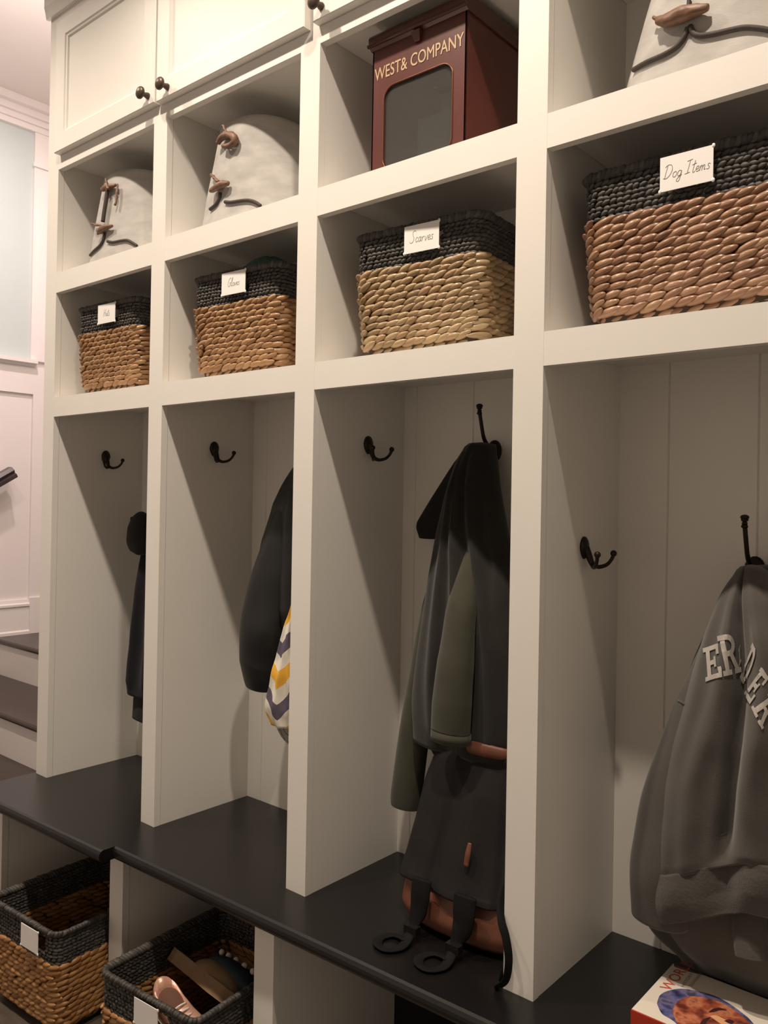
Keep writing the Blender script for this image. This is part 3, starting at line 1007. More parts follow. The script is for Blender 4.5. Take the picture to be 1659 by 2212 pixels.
OLIVE = fabric('olive_grey_softshell', (61, 60, 49))
CHAR = fabric('charcoal_softshell', (39, 37, 34))
BLACKF = fabric('black_fleece', (33, 31, 30), sheen=0.05)
NAVY = fabric('navy_black_cloth', (33, 33, 38), sheen=0.05)
PUFF = mat('black_puffer_nylon', (33, 33, 34), 0.42, var=0.15, vscale=8, bump=0.3, bscale=22, spec=0.35)
SWEAT = fabric('heather_grey_fleece', (83, 79, 75), sheen=0.25, var=0.06)
SWEATD = fabric('heather_grey_rib', (82, 78, 74), sheen=0.2, var=0.06, bump=0.5, bscale=220)

# bay one: black coat and a cap, mostly behind the stile
ct = empty('dark_coat', (-0.31, 0.30, 1.40), 'navy-black coat hanging in the leftmost locker bay, mostly behind the post', 'coat')
drape('coat_body', [(1.40, -0.36, -0.30, 0.318, 0.27), (1.22, -0.43, -0.27, 0.318, 0.235), (1.06, -0.44, -0.25, 0.318, 0.205), (0.93, -0.465, -0.24, 0.318, 0.20), (0.75, -0.494, -0.23, 0.318, 0.20), (0.70, -0.500, -0.23, 0.318, 0.20)], NAVY, ct,
      folds=[(0.25, 0.10, 0.02, 1.4, 0.7), (0.6, 0.1, 0.02, 1.4, 0.7)])
drape('coat_lining', [(0.75, -0.465, -0.24, 0.316, 0.21), (0.622, -0.478, -0.24, 0.316, 0.21)], BLACKF, ct, M=30)
cp = empty('beanie', (-0.37, 0.2, 1.2), 'small black knitted beanie hanging over the navy-black coat', 'hat')
bm = bmesh.new()
ball(bm, (-0.378, 0.20, 1.205), 0.060, 0.95, 0.6, 1.25, 28, 18)
for v in bm.verts:
    v.co += Vector((1, 1, 1)) * 0.004 * noise.noise(v.co * 30)
    if v.co.z < 1.155: v.co.z = 1.155 + (v.co.z - 1.155) * 0.4
obj('crown', bm, BLACKF, cp, True)
bm = bmesh.new(); tube(bm, smooth_path([(-0.432, 0.20, 1.258), (-0.414, 0.20, 1.250), (-0.395, 0.20, 1.262)]), 0.006, 8)
obj('loop', bm, BLACKF, cp, True)
back_hook(-0.30, 1.446, 'tall bronze hook on the back boards of the leftmost bay behind the navy-black coat')

# bay two: puffer jacket and chevron bag
pj = empty('puffer_jacket', (0.33, 0.30, 1.45), 'black puffer jacket hanging beside the chevron bag, half behind the post', 'jacket')
drape('jacket_body', [(1.458, 0.30, 0.36, 0.318, 0.24), (1.41, 0.272, 0.42, 0.318, 0.18), (1.318, 0.220, 0.45, 0.318, 0.15), (1.202, 0.172, 0.46, 0.318, 0.145), (1.104, 0.158, 0.46, 0.318, 0.145), (1.0, 0.160, 0.46, 0.318, 0.15)], PUFF, pj,
      folds=[(0.2, 0.08, 0.012, 1.4, 1.0), (0.55, 0.08, 0.012, 1.4, 1.0)], wr=0.007, wscale=12)
sleeve('sleeve', [(0.325, 0.215, 1.38), (0.292, 0.185, 1.27), (0.262, 0.168, 1.13), (0.240, 0.165, 1.0), (0.222, 0.168, 0.90), (0.215, 0.172, 0.835)], [0.022, 0.048, 0.064, 0.071, 0.066, 0.044], PUFF, pj, flat=0.8, wr=0.007, seed=4)
back_hook(0.345, 1.440, 'tall bronze hook on the back boards behind the black puffer jacket')

cv = bpy.data.materials.new('chevron_cotton'); cv.use_nodes = True
nt = cv.node_tree; pb = nt.nodes['Principled BSDF']; pb.inputs['Roughness'].default_value = 0.85
tc = nt.nodes.new('ShaderNodeTexCoord'); sp = nt.nodes.new('ShaderNodeSeparateXYZ'); nt.links.new(tc.outputs['Object'], sp.inputs[0])


def mth(op, a, b=None):
    n_ = nt.nodes.new('ShaderNodeMath'); n_.operation = op
    for i, x in enumerate((a, b)):
        if x is None: continue
        if isinstance(x, (int, float)): n_.inputs[i].default_value = x
        else: nt.links.new(x, n_.inputs[i])
    return n_.outputs[0]


wob = nt.nodes.new('ShaderNodeTexNoise'); wob.inputs['Scale'].default_value = 18
nt.links.new(tc.outputs['Object'], wob.inputs['Vector'])
xs = mth('ADD', sp.outputs['X'], -0.415)
xs = mth('PINGPONG', xs, 0.052)
zz_ = mth('SUBTRACT', sp.outputs['Z'], mth('MULTIPLY', xs, 0.95))
zz_ = mth('ADD', zz_, mth('MULTIPLY', wob.outputs['Fac'], 0.012))
fr_ = mth('FRACT', mth('MULTIPLY', zz_, 1 / 0.142))
rp = nt.nodes.new('ShaderNodeValToRGB'); rp.color_ramp.interpolation = 'CONSTANT'
els = [(0.0, (226, 220, 206)), (0.24, (232, 176, 62)), (0.50, (226, 220, 206)), (0.74, (92, 84, 100))]
rp.color_ramp.elements.new(0.3); rp.color_ramp.elements.new(0.6)
for e_, (p_, c_) in zip(rp.color_ramp.elements, els):
    e_.position = p_; e_.color = (*s2l(c_), 1)
nt.links.new(fr_, rp.inputs['Fac']); nt.links.new(rp.outputs['Color'], pb.inputs['Base Color'])
bg = empty('chevron_bag', (0.42, 0.10, 1.15), 'yellow, white and purple-grey chevron tote bag hanging beside the puffer jacket', 'bag')
drape('bag_body', [(1.28, 0.455, 0.49, 0.135, 0.085), (1.09, 0.430, 0.494, 0.14, 0.06), (1.02, 0.403, 0.494, 0.14, 0.05), (0.92, 0.370, 0.494, 0.14, 0.046), (0.825, 0.339, 0.490, 0.14, 0.046), (0.790, 0.366, 0.48, 0.135, 0.055)], cv, bg,
      folds=[(0.15, 0.06, 0.008, 1.25, 0.75), (0.45, 0.07, 0.010, 1.25, 0.75)], wr=0.006, wscale=14)
GP = bpy.data.materials.new('grey_ringed_print'); GP.use_nodes = True
n2 = GP.node_tree; p2 = n2.nodes['Principled BSDF']; p2.inputs['Roughness'].default_value = 0.85
vo = n2.nodes.new('ShaderNodeTexVoronoi'); vo.inputs['Scale'].default_value = 26
t2 = n2.nodes.new('ShaderNodeTexCoord'); n2.links.new(t2.outputs['Object'], vo.inputs['Vector'])
r2 = n2.nodes.new('ShaderNodeValToRGB'); r2.color_ramp.interpolation = 'CONSTANT'
r2.color_ramp.elements.new(0.2); r2.color_ramp.elements.new(0.5)
for e_, (p_, c_) in zip(r2.color_ramp.elements, [(0.0, (150, 144, 134)), (0.36, (58, 52, 48)), (0.42, (150, 144, 134)), (0.9, (128, 122, 114))]):
    e_.position = p_; e_.color = (*s2l(c_), 1)
n2.links.new(vo.outputs['Distance'], r2.inputs['Fac']); n2.links.new(r2.outputs['Color'], p2.inputs['Base Color'])
drape('bag_base', [(0.794, 0.363, 0.482, 0.134, 0.056), (0.76, 0.388, 0.475, 0.13, 0.064), (0.737, 0.420, 0.46, 0.12, 0.08)], GP, bg, M=24, wr=0.004)['label'] = 'grey printed bottom panel'
bm = bmesh.new(); tube(bm, smooth_path([(0.465, 0.115, 1.26), (0.44, 0.125, 1.34), (0.385, 0.20, 1.45), (0.45, 0.13, 1.36), (0.48, 0.115, 1.26)]), 0.009, 8, flat=0.4)
obj('strap', bm, cv, bg, True)

# bay three: olive coat, black jacket, backpack
oc = empty('olive_coat', (0.86, 0.30, 1.44), 'dark olive-grey coat with long sleeves on the tall hook above the backpack', 'coat')
drape('coat_body', [(1.456, 0.802, 0.852, 0.30, 0.225), (1.43, 0.785, 0.868, 0.29, 0.20), (1.35, 0.768, 0.892, 0.275, 0.175), (1.25, 0.752, 0.925, 0.262, 0.155), (1.15, 0.738, 0.965, 0.260, 0.140), (1.02, 0.722, 1.0, 0.258, 0.130), (0.89, 0.705, 1.03, 0.258, 0.128), (0.80, 0.71, 1.04, 0.258, 0.13)], CHAR, oc,
      folds=[(0.30, 0.07, 0.020, 1.44, 0.8), (0.52, 0.07, 0.026, 1.46, 0.8), (0.75, 0.08, 0.026, 1.44, 0.8), (0.93, 0.06, 0.02, 1.35, 0.8)], wr=0.005, seed=2)
sleeve('sleeve', [(0.772, 0.230, 1.26), (0.744, 0.225, 1.12), (0.722, 0.215, 0.98), (0.702, 0.21, 0.86), (0.690, 0.205, 0.76), (0.681, 0.20, 0.665), (0.680, 0.20, 0.636)], [0.024, 0.034, 0.036, 0.037, 0.038, 0.039, 0.037], OLIVE, oc, flat=0.8, wr=0.003, seed=9)
sleeve('sleeve', [(0.872, 0.190, 1.30), (0.877, 0.150, 1.20), (0.877, 0.116, 1.10), (0.875, 0.102, 1.0), (0.873, 0.096, 0.92), (0.871, 0.095, 0.862)], [0.012, 0.022, 0.034, 0.041, 0.044, 0.0435], OLIVE, oc, flat=0.7, wr=0.003, seed=5)
bm = bmesh.new()
tube(bm, [(0.8715, 0.095, 0.862), (0.871, 0.095, 0.842)], 0.0450, 36, flat=0.7, up=(0, 1, 0))
obj('cuff', bm, OLIVE, oc, True)
bj = empty('black_jacket', (0.80, 0.31, 1.42), 'black hooded jacket showing behind the olive coat, hood spread to the left', 'jacket')
drape('hood', [(1.450, 0.770, 0.825, 0.318, 0.285), (1.43, 0.740, 0.83, 0.318, 0.275), (1.351, 0.685, 0.83, 0.318, 0.262), (1.268, 0.624, 0.80, 0.318, 0.262), (1.240, 0.640, 0.78, 0.318, 0.264)], BLACKF, bj, M=50, seed=3)
drape('jacket_body', [(1.25, 0.72, 0.90, 0.318, 0.268), (1.05, 0.70, 0.97, 0.318, 0.264), (0.90, 0.67, 1.02, 0.318, 0.262), (0.80, 0.650, 1.03, 0.318, 0.262), (0.765, 0.655, 1.03, 0.318, 0.264), (0.735, 0.69, 1.02, 0.318, 0.27)], BLACKF, bj, seed=8)

PACK = mat('black_pack_canvas', (30, 27, 27), 0.75, var=0.15, vscale=18, bump=0.2, bscale=420, spec=0.25)
LEATH = mat('tan_leather', (106, 62, 43), 0.5, var=0.14, vscale=30, bump=0.1, bscale=200)
WEB = mat('black_webbing', (21, 20, 20), 0.8, var=0.1, vscale=80, spec=0.15)
PLAST = mat('black_buckle_plastic', (26, 26, 26), 0.25)
bp_ = empty('backpack', (0.91, 0.15, ZB), 'black backpack with tan leather base leaning under the coats on the bench', 'backpack')
drape('pack_body', [(0.845, 0.83, 1.02, 0.25, 0.155), (0.80, 0.790, 1.035, 0.26, 0.125), (0.74, 0.772, 1.045, 0.265, 0.105), (0.66, 0.762, 1.048, 0.26, 0.085), (0.59, 0.752, 1.050, 0.25, 0.065), (0.552, 0.746, 1.050, 0.24, 0.050)], PACK, bp_,
      folds=[(0.36, 0.030, -0.012, 0.83, 0.50), (0.58, 0.12, 0.012, 0.83, 0.50), (0.83, 0.03, -0.012, 0.83, 0.50)], ex=3.6, wr=0.003, seed=6, N=120)
drape('leather_base', [(0.566, 0.770, 1.036, 0.225, 0.080), (0.545, 0.760, 1.042, 0.23, 0.066), (0.53, 0.756, 1.044, 0.235, 0.060), (0.495, 0.754, 1.044, 0.235, 0.052), (0.472, 0.768, 1.035, 0.23, 0.060), (0.4630, 0.79, 1.02, 0.22, 0.085)], LEATH, bp_, ex=3.8, wr=0.003, M=40, folds=[(0.5, 0.2, 0.006, 0.56, 0.46)])['label'] = 'tan leather base'
for (xa, xb, tw) in ((0.846, 0.842, 0.024), (0.950, 0.942, 0.026)):
    bm = bmesh.new()
    P = smooth_path([(xa, 0.040, 0.575), (xa + 0.001, 0.034, 0.545), (xa, 0.030, 0.515), (xb, 0.022, 0.492), (xb, 0.012, 0.478)], 5)
    tube(bm, P, [tw, tw * 0.98, tw * 0.8, tw * 0.45, tw * 0.36], 14, flat=0.22, up=(0, 1, 0.5))
    obj('flap_strap', bm, WEB, bp_, True)
    bm = bmesh.new()
    box(bm, xb - 0.015, xb + 0.015, 0.008, 0.024, 0.474, 0.490)
    obj('buckle', bm, PLAST, bp_, bevel=0.003)
    bm = bmesh.new()
    tube(bm, smooth_path([(xb, 0.010, 0.476), (xb + 0.004, -0.008, 0.468), (xb + 0.004, -0.030, 0.4645), (xb - 0.012, -0.050, 0.4635), (xb - 0.035, -0.046, 0.4635), (xb - 0.048, -0.026, 0.4635), (xb - 0.040, -0.002, 0.4638), (xb - 0.020, 0.004, 0.4650), (xb + 0.002, -0.004, 0.4690)]), 0.010, 10, flat=0.22, up=(0, 0.2, 1))
    obj('webbing_tail', bm, WEB, bp_, True)
bm = bmesh.new()
tube(bm, smooth_path([(0.885, 0.128, 0.822), (0.905, 0.118, 0.832), (0.94, 0.115, 0.834), (0.975, 0.122, 0.833), (0.992, 0.135, 0.835)]), [0.006, 0.013, 0.014, 0.012, 0.006], 14, flat=0.5, up=(0, 1, 0))
obj('top_handle', bm, LEATH, bp_, True)['label'] = 'tan leather grab handle'
bm = bmesh.new()
tube(bm, smooth_path([(0.941, 0.066, 0.665), (0.940, 0.061, 0.645), (0.938, 0.058, 0.622)]), [0.004, 0.0065, 0.0055], 10, flat=0.4, up=(0, 1, 0))
obj('zip_pull', bm, LEATH, bp_, True)['label'] = 'tan leather zip pull'
bm = bmesh.new()
tube(bm, smooth_path([(1.040, 0.06, 0.65), (1.046, 0.012, 0.61), (1.060, -0.010, 0.585), (1.073, -0.015, 0.560), (1.080, -0.016, 0.525), (1.074, -0.014, 0.487), (1.058, -0.013, 0.4685), (1.048, 0.002, 0.4655), (1.036, 0.035, 0.4655)]), 0.0075, 10, flat=0.3, up=(0.8, -0.6, 0))
obj('shoulder_strap', bm, WEB, bp_, True)

# bay four: grey sweatshirt
sw = empty('grey_sweatshirt', (1.42, 0.30, 1.21), 'heather grey sweatshirt with white block letters hanging at the right edge', 'sweatshirt')
drape('back_layer', [(1.222, 1.385, 1.45, 0.318, 0.25), (1.166, 1.343, 1.50, 0.318, 0.215), (1.037, 1.296, 1.55, 0.318, 0.19), (0.906, 1.265, 1.58, 0.318, 0.175), (0.804, 1.232, 1.59, 0.318, 0.16), (0.679, 1.212, 1.60, 0.318, 0.15), (0.589, 1.203, 1.60, 0.318, 0.165), (0.540, 1.22, 1.59, 0.318, 0.19), (0.512, 1.25, 1.58, 0.316, 0.215), (0.494, 1.29, 1.55, 0.31, 0.235)], SWEAT, sw,
      folds=[(0.06, 0.04, 0.014, 1.18, 0.5), (0.16, 0.03, -0.014, 1.18, 0.5), (0.30, 0.06, 0.016, 1.15, 0.5)], wr=0.006, seed=1, N=120)
sleeve('sleeve', [(1.40, 0.215, 1.17), (1.372, 0.19, 1.10), (1.345, 0.17, 1.0), (1.322, 0.162, 0.90), (1.302, 0.155, 0.80), (1.287, 0.15, 0.70), (1.280, 0.155, 0.60)], [0.018, 0.030, 0.042, 0.050, 0.056, 0.058, 0.050], SWEAT, sw, flat=0.7, wr=0.004, seed=3)
fb_ = drape('front_layer', [(1.224, 1.388, 1.42, 0.25, 0.195), (1.185, 1.366, 1.47, 0.25, 0.150), (1.106, 1.342, 1.53, 0.25, 0.120), (1.027, 1.322, 1.57, 0.245, 0.108), (0.938, 1.297, 1.58, 0.24, 0.10), (0.85, 1.274, 1.59, 0.23, 0.10), (0.767, 1.264, 1.595, 0.22, 0.10), (0.690, 1.258, 1.595, 0.21, 0.10)], SWEAT, sw,
            folds=[(0.10, 0.06, 0.010, 1.2, 0.66), (0.26, 0.07, 0.018, 1.21, 0.66), (0.405, 0.035, -0.034, 1.22, 0.70), (0.56, 0.08, 0.024, 1.21, 0.66), (0.78, 0.05, -0.02, 1.2, 0.66)], wr=0.006, seed=11, N=150)
wb_ = drape('waistband', [(0.698, 1.256, 1.594, 0.215, 0.096), (0.665, 1.253, 1.592, 0.215, 0.094), (0.635, 1.256, 1.588, 0.21, 0.097), (0.612, 1.262, 1.58, 0.205, 0.104)], SWEATD, sw, folds=[(0.15, 0.08, 0.012, 0.76, 0.6), (0.42, 0.07, -0.02, 0.76, 0.6), (0.62, 0.1, 0.015, 0.76, 0.6)], M=30, wr=0.006, seed=12)
sleeve('cuff', [(1.425, 0.155, 0.74), (1.432, 0.142, 0.69), (1.438, 0.132, 0.64), (1.443, 0.126, 0.605)], [0.022, 0.026, 0.027, 0.025], SWEATD, sw, flat=0.6, wr=0.005, seed=14)

for o_ in (fb_, wb_):                                   # the hem hangs lower at its left corner
    for v in o_.data.vertices:
        q_ = max(0.0, min(1.0, (0.95 - v.co.z) / 0.26)); wx = v.co.x
        v.co.z += 0.55 * q_ * max(0.0, min(0.14, wx - 1.30))
bm = bmesh.new()
sv = bvh_of([o for o in sw.children if o.name.startswith('sleeve')][0])
tube(bm, on(sv, [(1466, 1512), (1478, 1520), (1492, 1527), (1506, 1534)], 0.001), 0.0022, 6)
obj('seam', bm, SWEATD, sw, True)
LETW = mat('white_flocked_letters', (184, 178, 170), 0.8, var=0.05, vscale=60)
bv = bvh_of(fb_)


def slab(ch):
    """block letter with slab serifs as rectangles and polygons, 0..0.8 by 0..1"""
    R = []
    def r(x0, z0, x1, z1): R.append([(x0, z0), (x1, z0), (x1, z1), (x0, z1)])
    if ch in 'ERDI':
        r(0.12, 0, 0.32, 1)
        r(0.0, 0, 0.44, 0.13); r(0.0, 0.87, 0.44, 1.0)
    if ch == 'E':
        r(0.3, 0, 0.80, 0.14); r(0.3, 0.86, 0.78, 1.0); r(0.3, 0.43, 0.58, 0.57); r(0.66, 0.0, 0.80, 0.32); r(0.64, 0.7, 0.78, 1.0); r(0.5, 0.34, 0.60, 0.66)
    if ch in 'DR':
        c = (0.42, 0.5, 0.42, 0.5) if ch == 'D' else (0.42, 0.73, 0.34, 0.27)
        n_ = 10
        for k in range(n_):
            a0 = -math.pi / 2 + math.pi * k / n_; a1 = -math.pi / 2 + math.pi * (k + 1) / n_
            t_ = 0.17 if ch == 'D' else 0.16
            o0 = (c[0] + c[2] * math.cos(a0), c[1] + c[3] * math.sin(a0)); o1 = (c[0] + c[2] * math.cos(a1), c[1] + c[3] * math.sin(a1))
            i0 = (c[0] + (c[2] - t_ * 1.1) * math.cos(a0), c[1] + (c[3] - t_ * 0.85) * math.sin(a0)); i1 = (c[0] + (c[2] - t_ * 1.1) * math.cos(a1), c[1] + (c[3] - t_ * 0.85) * math.sin(a1))
            R.append([i0, o0, o1, i1])
    if ch == 'R':
        r(0.3, 0.46, 0.45, 0.60); R.append([(0.40, 0.52), (0.60, 0.52), (0.82, 0.12), (0.62, 0.12)]); r(0.58, 0, 0.92, 0.13)
    return R


def put_letter(ch, p0, p1, up):
    """letter printed on the cloth: baseline p0-p1 and height vector in photo coordinates, laid on the cloth surface"""
    bm = bmesh.new()
    for poly in slab(ch):
        bm.faces.new([bm.verts.new((x / 0.85, z, 0)) for x, z in poly])
    bmesh.ops.triangulate(bm, faces=bm.faces)
    bmesh.ops.subdivide_edges(bm, edges=bm.edges, cuts=4, use_grid_fill=True)
    kill = []
    for v in bm.verts:
        u_ = p0[0] + (p1[0] - p0[0]) * v.co.x + up[0] * v.co.y; v_ = p0[1] + (p1[1] - p0[1]) * v.co.x + up[1] * v.co.y
        loc, nor = hit(bv, u_, v_)
        if loc is None or loc.y > 0.25: kill.append(v)
        else: v.co = loc + nor * 0.0018
    bmesh.ops.delete(bm, geom=kill, context='VERTS')
    if not bm.faces: bm.free(); return
    o = obj('letter', bm, LETW, sw); o['label'] = 'white block letter'


put_letter('E', (1526, 1473), (1562, 1461), (-6, -72))
put_letter('R', (1563, 1461), (1597, 1452), (-12, -86))
put_letter('I', (1594, 1440), (1604, 1415), (-2, -36))
put_letter('D', (1596, 1462), (1606, 1488), (32, -74))
put_letter('E', (1607, 1497), (1623, 1523), (38, -56))
put_letter('R', (1625, 1528), (1643, 1572), (36, -32))

# ------------------------------------------------------------------ book
bk = empty('textbook', (1.42, 0.12, ZB), 'thick white textbook with a red spine and a painted face on the bench', 'book')
BX0, BX1, BY0, BY1, BT = 1.286, 1.545, 0.024, 0.206, 0.505
WHT = mat('white_cover', (232, 222, 208), 0.32, var=0.015, vscale=8)
REDS = mat('red_spine', (178, 58, 38), 0.35, var=0.08, vscale=20)
PAGES = mat('page_edges', (214, 204, 186), 0.8, var=0.06, vscale=200, stretch=(1, 1, 30))
bx('cover', BX0, BX1, BY0 + 0.002, BY1, BT - 0.003, BT, WHT, bk, 0.001)
bx('back_cover', BX0, BX1, BY0 + 0.002, BY1, ZB + 0.001, ZB + 0.004, WHT, bk, 0.001)
bx('page_block', BX0 + 0.004, BX1 - 0.004, BY0 + 0.004, BY1 - 0.004, ZB + 0.004, BT - 0.003, PAGES, bk, 0)
bx('spine', BX0 - 0.0005, BX1, BY0 - 0.001, BY0 + 0.003, ZB + 0.001, BT - 0.0005, REDS, bk, 0.001)


def patch(name, pts, m, lift, par=None, sub=5):
    bm = bmesh.new()
    P = [at(u, v, Z=BT) for u, v in pts]
    P = smooth_path(P + [P[0]], sub)[:-1]
    A_ = [bm.verts.new((p.x, p.y, BT + lift)) for p in P]; B_ = [bm.verts.new((p.x, p.y, BT + 0.0001)) for p in P]
    bm.faces.new(A_)
    for i in range(len(A_)):
        j = (i + 1) % len(A_); bm.faces.new((A_[i], A_[j], B_[j], B_[i]))
    # keep the print inside the cover
    bmesh.ops.bisect_plane(bm, geom=bm.verts[:] + bm.edges[:] + bm.faces[:], plane_co=(0, BY0 + 0.003, 0), plane_no=(0, -1, 0), clear_outer=True)
    bmesh.ops.bisect_plane(bm, geom=bm.verts[:] + bm.edges[:] + bm.faces[:], plane_co=(0, BY1 - 0.0005, 0), plane_no=(0, 1, 0), clear_outer=True)
    bmesh.ops.bisect_plane(bm, geom=bm.verts[:] + bm.edges[:] + bm.faces[:], plane_co=(BX1 - 0.001, 0, 0), plane_no=(1, 0, 0), clear_outer=True)
    bmesh.ops.bisect_plane(bm, geom=bm.verts[:] + bm.edges[:] + bm.faces[:], plane_co=(BX0 + 0.001, 0, 0), plane_no=(-1, 0, 0), clear_outer=True)
    return obj(name, bm, m, bk)


def paint_mat(name, cols, scale):
    m = bpy.data.materials.new(name); m.use_nodes = True
    nt = m.node_tree; b = nt.nodes['Principled BSDF']; b.inputs['Roughness'].default_value = 0.35
    n = nt.nodes.new('ShaderNodeTexNoise'); n.inputs['Scale'].default_value = scale; n.inputs['Detail'].default_value = 2
    tc = nt.nodes.new('ShaderNodeTexCoord'); nt.links.new(tc.outputs['Object'], n.inputs['Vector'])
    r = nt.nodes.new('ShaderNodeValToRGB')
    while len(r.color_ramp.elements) < len(cols): r.color_ramp.elements.new(0.5)
    for i, c in enumerate(cols):
        r.color_ramp.elements[i].position = 0.32 + 0.36 * i / (len(cols) - 1); r.color_ramp.elements[i].color = (*s2l(c), 1)
    nt.links.new(n.outputs['Fac'], r.inputs['Fac']); nt.links.new(r.outputs['Color'], b.inputs['Base Color'])
    return m


HAIR = paint_mat('painted_blue_hair', [(52, 48, 74), (80, 84, 132), (120, 112, 150), (70, 70, 84)], 45)
SKIN = paint_mat('painted_skin', [(100, 48, 42), (158, 80, 58), (198, 126, 90), (124, 60, 54)], 40)
DARKP = mat('painted_brow', (62, 34, 38), 0.4)
LIGHTP = mat('painted_highlight', (226, 168, 124), 0.4, var=0.1, vscale=60)
SMUDGE = paint_mat('printed_foliage', [(62, 58, 48), (98, 88, 70), (120, 108, 86)], 90)
REDINK = mat('red_print', (206, 92, 72), 0.4)
GREYINK = mat('grey_print', (150, 140, 128), 0.5)
patch('portrait', [(1419, 2168), (1426, 2150), (1445, 2140), (1475, 2136), (1510, 2142), (1545, 2152), (1575, 2168), (1600, 2186), (1622, 2205), (1640, 2235), (1600, 2260), (1540, 2262), (1490, 2238), (1455, 2206), (1430, 2190)], HAIR, 0.0003)['label'] = 'painted face on the cover'
patch('portrait_face', [(1452, 2184), (1464, 2164), (1490, 2153), (1525, 2156), (1560, 2167), (1592, 2187), (1615, 2206), (1638, 2236), (1600, 2261), (1540, 2263), (1490, 2238), (1464, 2212)], SKIN, 0.0005)
patch('portrait_feature', [(1530, 2188), (1540, 2180), (1556, 2178), (1570, 2184), (1556, 2183), (1542, 2187)], DARKP, 0.0007, sub=3)
patch('portrait_feature', [(1512, 2212), (1520, 2202), (1536, 2198), (1528, 2206), (1520, 2216)], DARKP, 0.0007, sub=3)
patch('portrait_feature', [(1534, 2196), (1546, 2194), (1568, 2204), (1580, 2214), (1572, 2219), (1552, 2209)], LIGHTP, 0.0007, sub=3)
patch('portrait_feature', [(1564, 2206), (1576, 2203), (1586, 2208), (1578, 2213)], DARKP, 0.0008, sub=3)
patch('cover_print', [(1458, 2078), (1475, 2076), (1500, 2083), (1536, 2095), (1540, 2101), (1520, 2106), (1495, 2101), (1470, 2093), (1456, 2087)], SMUDGE, 0.0003)


def book_text(text, p0, p1, hgt, m, bold=0.0):
    """text running from photo point p0 to p1 along the cover, letter tops towards the outer edge"""
    bm = font_mesh(text, bold)
    lo, hi = bounds(bm)
    a = at(*p0, Z=BT); b = at(*p1, Z=BT); e = b - a; w_ = e.length; e.normalize(); q = Vector((-e.y, e.x, 0))
    for v in bm.verts:
        v.co = a + e * ((v.co.x - lo[0]) / (hi[0] - lo[0]) * w_) + q * ((v.co.y - lo[1]) / (hi[1] - lo[1]) * hgt) + Vector((0, 0, 0.0006))
    obj('lettering', bm, m, bk)


book_text('WORLD', (1447, 2142), (1501, 2080), 0.0185, REDINK, 0.0)
book_text('HISTORY', (1477, 2133), (1497, 2104), 0.005, GREYINK)
book_text('GEOGRAPHY', (1494, 2133), (1518, 2103), 0.005, GREYINK)
bm = font_mesh('WORLD', 0.01); lo, hi = bounds(bm)
for v in bm.verts:
    v.co = Vector((BX0 + 0.022 + (v.co.x - lo[0]) / (hi[0] - lo[0]) * 0.09, BY0 - 0.0016, ZB + 0.014 + (v.co.y - lo[1]) / (hi[1] - lo[1]) * 0.016))
obj('lettering', bm, mat('pale_spine_print', (226, 170, 150), 0.5), bk)

# ------------------------------------------------------------------ shoes in the basket
ROSE = mat('rose_gold_leather', (206, 158, 136), 0.32, 0.25, var=0.08, vscale=40)
SOLEW = mat('white_rubber', (222, 210, 198), 0.5)
LINE_ = mat('brown_shoe_lining', (98, 66, 50), 0.85)
BLUEU = mat('dark_blue_upper', (44, 60, 70), 0.7, var=0.15, vscale=40)
TAN = mat('tan_suede', (138, 112, 84), 0.85, var=0.14, vscale=30, bump=0.3, bscale=200)


def outline(L, wmax, n=40):
    """shoe sole outline, heel at x=0"""
    xs = [0.0, 0.06, 0.16, 0.32, 0.48, 0.62, 0.76, 0.88, 0.96, 1.0]; ws = [0.0, 0.52, 0.72, 0.70, 0.74, 0.92, 1.0, 0.82, 0.48, 0.0]
    q = 0.5 - 0.5 * np.cos(np.linspace(0, math.pi, n)); wv = np.interp(q, xs, ws)
    return [(L * a, wmax / 2 * b) for a, b in zip(q, wv)] + [(L * a, -wmax / 2 * b) for a, b in list(zip(q, wv))[-2:0:-1]]


def sole_mesh(L, wd, th):
    bm = bmesh.new(); prism(bm, outline(L, wd), 'z', 0, th); return bm


def place(root, loc, rot):
    root.location = loc; root.rotation_euler = rot


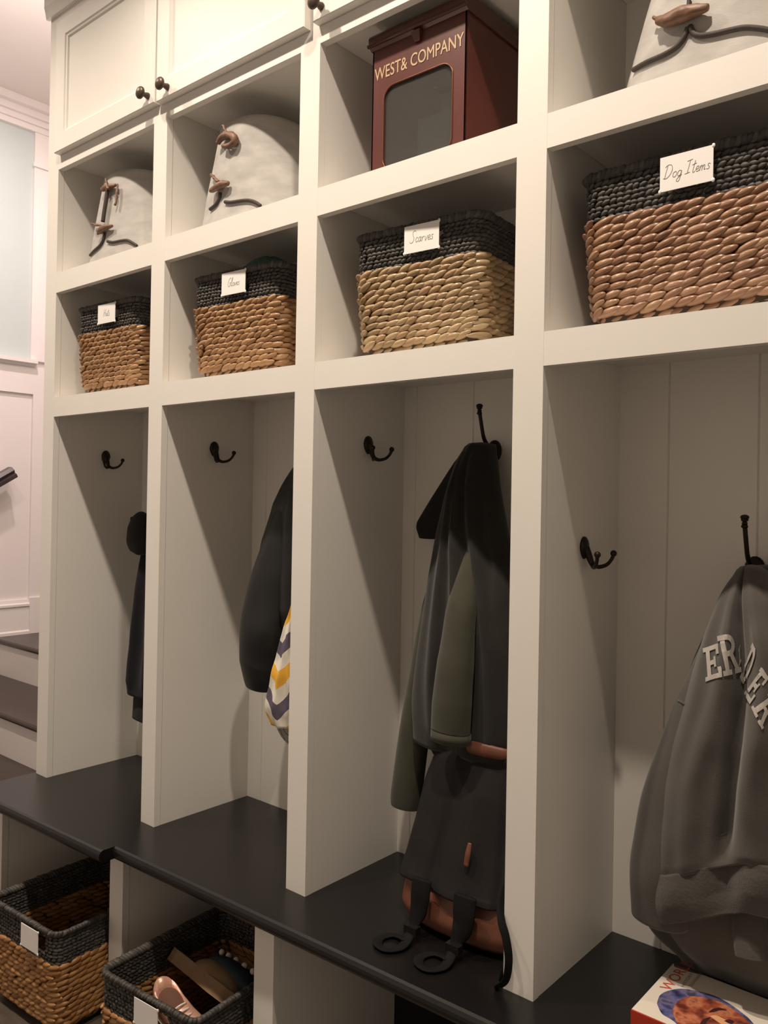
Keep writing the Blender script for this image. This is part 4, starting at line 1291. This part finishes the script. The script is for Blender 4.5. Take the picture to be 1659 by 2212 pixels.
def sneaker(name, label, L, wd, upper, solem, liningm, laces):
    t = empty(name, (0, 0, 0), label, 'shoe')
    obj('sole', sole_mesh(L, wd, 0.018), solem, t, keep_world=False, bevel=0.003)
    bm = bmesh.new(); n = 28; rings = []
    for k in range(n + 1):
        q = 0.02 + 0.96 * k / n
        o = outline(L, wd * 0.94); w_ = np.interp(q * L, [p[0] for p in o[:40]], [p[1] for p in o[:40]])
        hh = np.interp(q, [0, .08, .3, .45, .6, .8, 1.0], [0.055, 0.068, 0.058, 0.060, 0.048, 0.032, 0.012])
        ring = []
        for i in range(15):
            a = math.pi * i / 14
            y = w_ * math.copysign(abs(math.cos(a)) ** 0.7, math.cos(a)); z = 0.016 + hh * math.sin(a) ** 0.75
            if 0.10 < q < 0.44 and 4 < i < 10: z = max(0.024, z - 0.040 * math.sin((q - 0.10) / 0.34 * math.pi) ** 0.5)
            ring.append(bm.verts.new((q * L, y, z)))
        rings.append(ring)
    for a, b in zip(rings, rings[1:]):
        for i in range(14): bm.faces.new((a[i], a[i + 1], b[i + 1], b[i]))
    obj('upper', bm, upper, t, True, False)
    bm = bmesh.new()
    bmesh.ops.create_uvsphere(bm, u_segments=20, v_segments=10, radius=1, matrix=Matrix.Translation((0.27 * L, 0, 0.050)) @ Matrix.Diagonal((0.175 * L, wd * 0.26, 0.018, 1)))
    obj('lining', bm, liningm, t, True, False)
    if laces:
        for k in range(5):
            q = 0.47 + 0.055 * k
            z = 0.016 + np.interp(q, [0, .08, .3, .45, .6, .8, 1.0], [0.055, 0.068, 0.058, 0.060, 0.048, 0.032, 0.012])
            bm = bmesh.new(); tube(bm, smooth_path([(q * L, -0.017, z - 0.003), (q * L + 0.004, 0, z + 0.004), (q * L, 0.017, z - 0.003)], 4), 0.0024, 6)
            obj('lace', bm, laces, t, True, False)
    return t


sn = sneaker('sneaker', 'rose gold lace-up sneaker in the shoe basket, nearest its front rim', 0.235, 0.098, ROSE, SOLEW, LINE_, SOLEW)
place(sn, (0.222, -0.122, 0.150), (math.radians(16), math.radians(9), math.radians(-10)))
sa = empty('slipper', (0, 0, 0), 'tan suede slipper standing on its side in the shoe basket', 'shoe')
obj('sole', sole_mesh(0.27, 0.090, 0.030), TAN, sa, keep_world=False, bevel=0.006)
bm = bmesh.new()
bmesh.ops.create_uvsphere(bm, u_segments=24, v_segments=12, radius=1, matrix=Matrix.Translation((0.17, 0, 0.018)) @ Matrix.Diagonal((0.085, 0.042, 0.045, 1)))
bmesh.ops.bisect_plane(bm, geom=bm.verts[:] + bm.edges[:] + bm.faces[:], plane_co=(0, 0, 0.019), plane_no=(0, 0, -1), clear_outer=True)
obj('upper', bm, TAN, sa, True, False)
place(sa, (0.138, -0.045, 0.185), (math.radians(-42), math.radians(3), math.radians(-3)))
bl = empty('blue_shoe', (0, 0, 0), 'dark blue shoe with white dots along its edge in the shoe basket', 'shoe')
obj('sole', sole_mesh(0.19, 0.078, 0.016), BLUEU, bl, keep_world=False, bevel=0.004)
bm = bmesh.new()
bmesh.ops.create_uvsphere(bm, u_segments=28, v_segments=14, radius=1, matrix=Matrix.Translation((0.10, 0, 0.014)) @ Matrix.Diagonal((0.09, 0.038, 0.055, 1)))
bmesh.ops.bisect_plane(bm, geom=bm.verts[:] + bm.edges[:] + bm.faces[:], plane_co=(0, 0, 0.013), plane_no=(0, 0, -1), clear_outer=True)
obj('upper', bm, BLUEU, bl, True, False)
for k in range(5):
    bm = bmesh.new(); ball(bm, (0.035 + 0.032 * k, 0.036, 0.030 + 0.004 * math.sin(k)), 0.0075)
    obj('dot', bm, SOLEW, bl, True, False)['label'] = 'white dot'
place(bl, (0.215, 0.022, 0.165), (math.radians(35), math.radians(-4), math.radians(-6)))
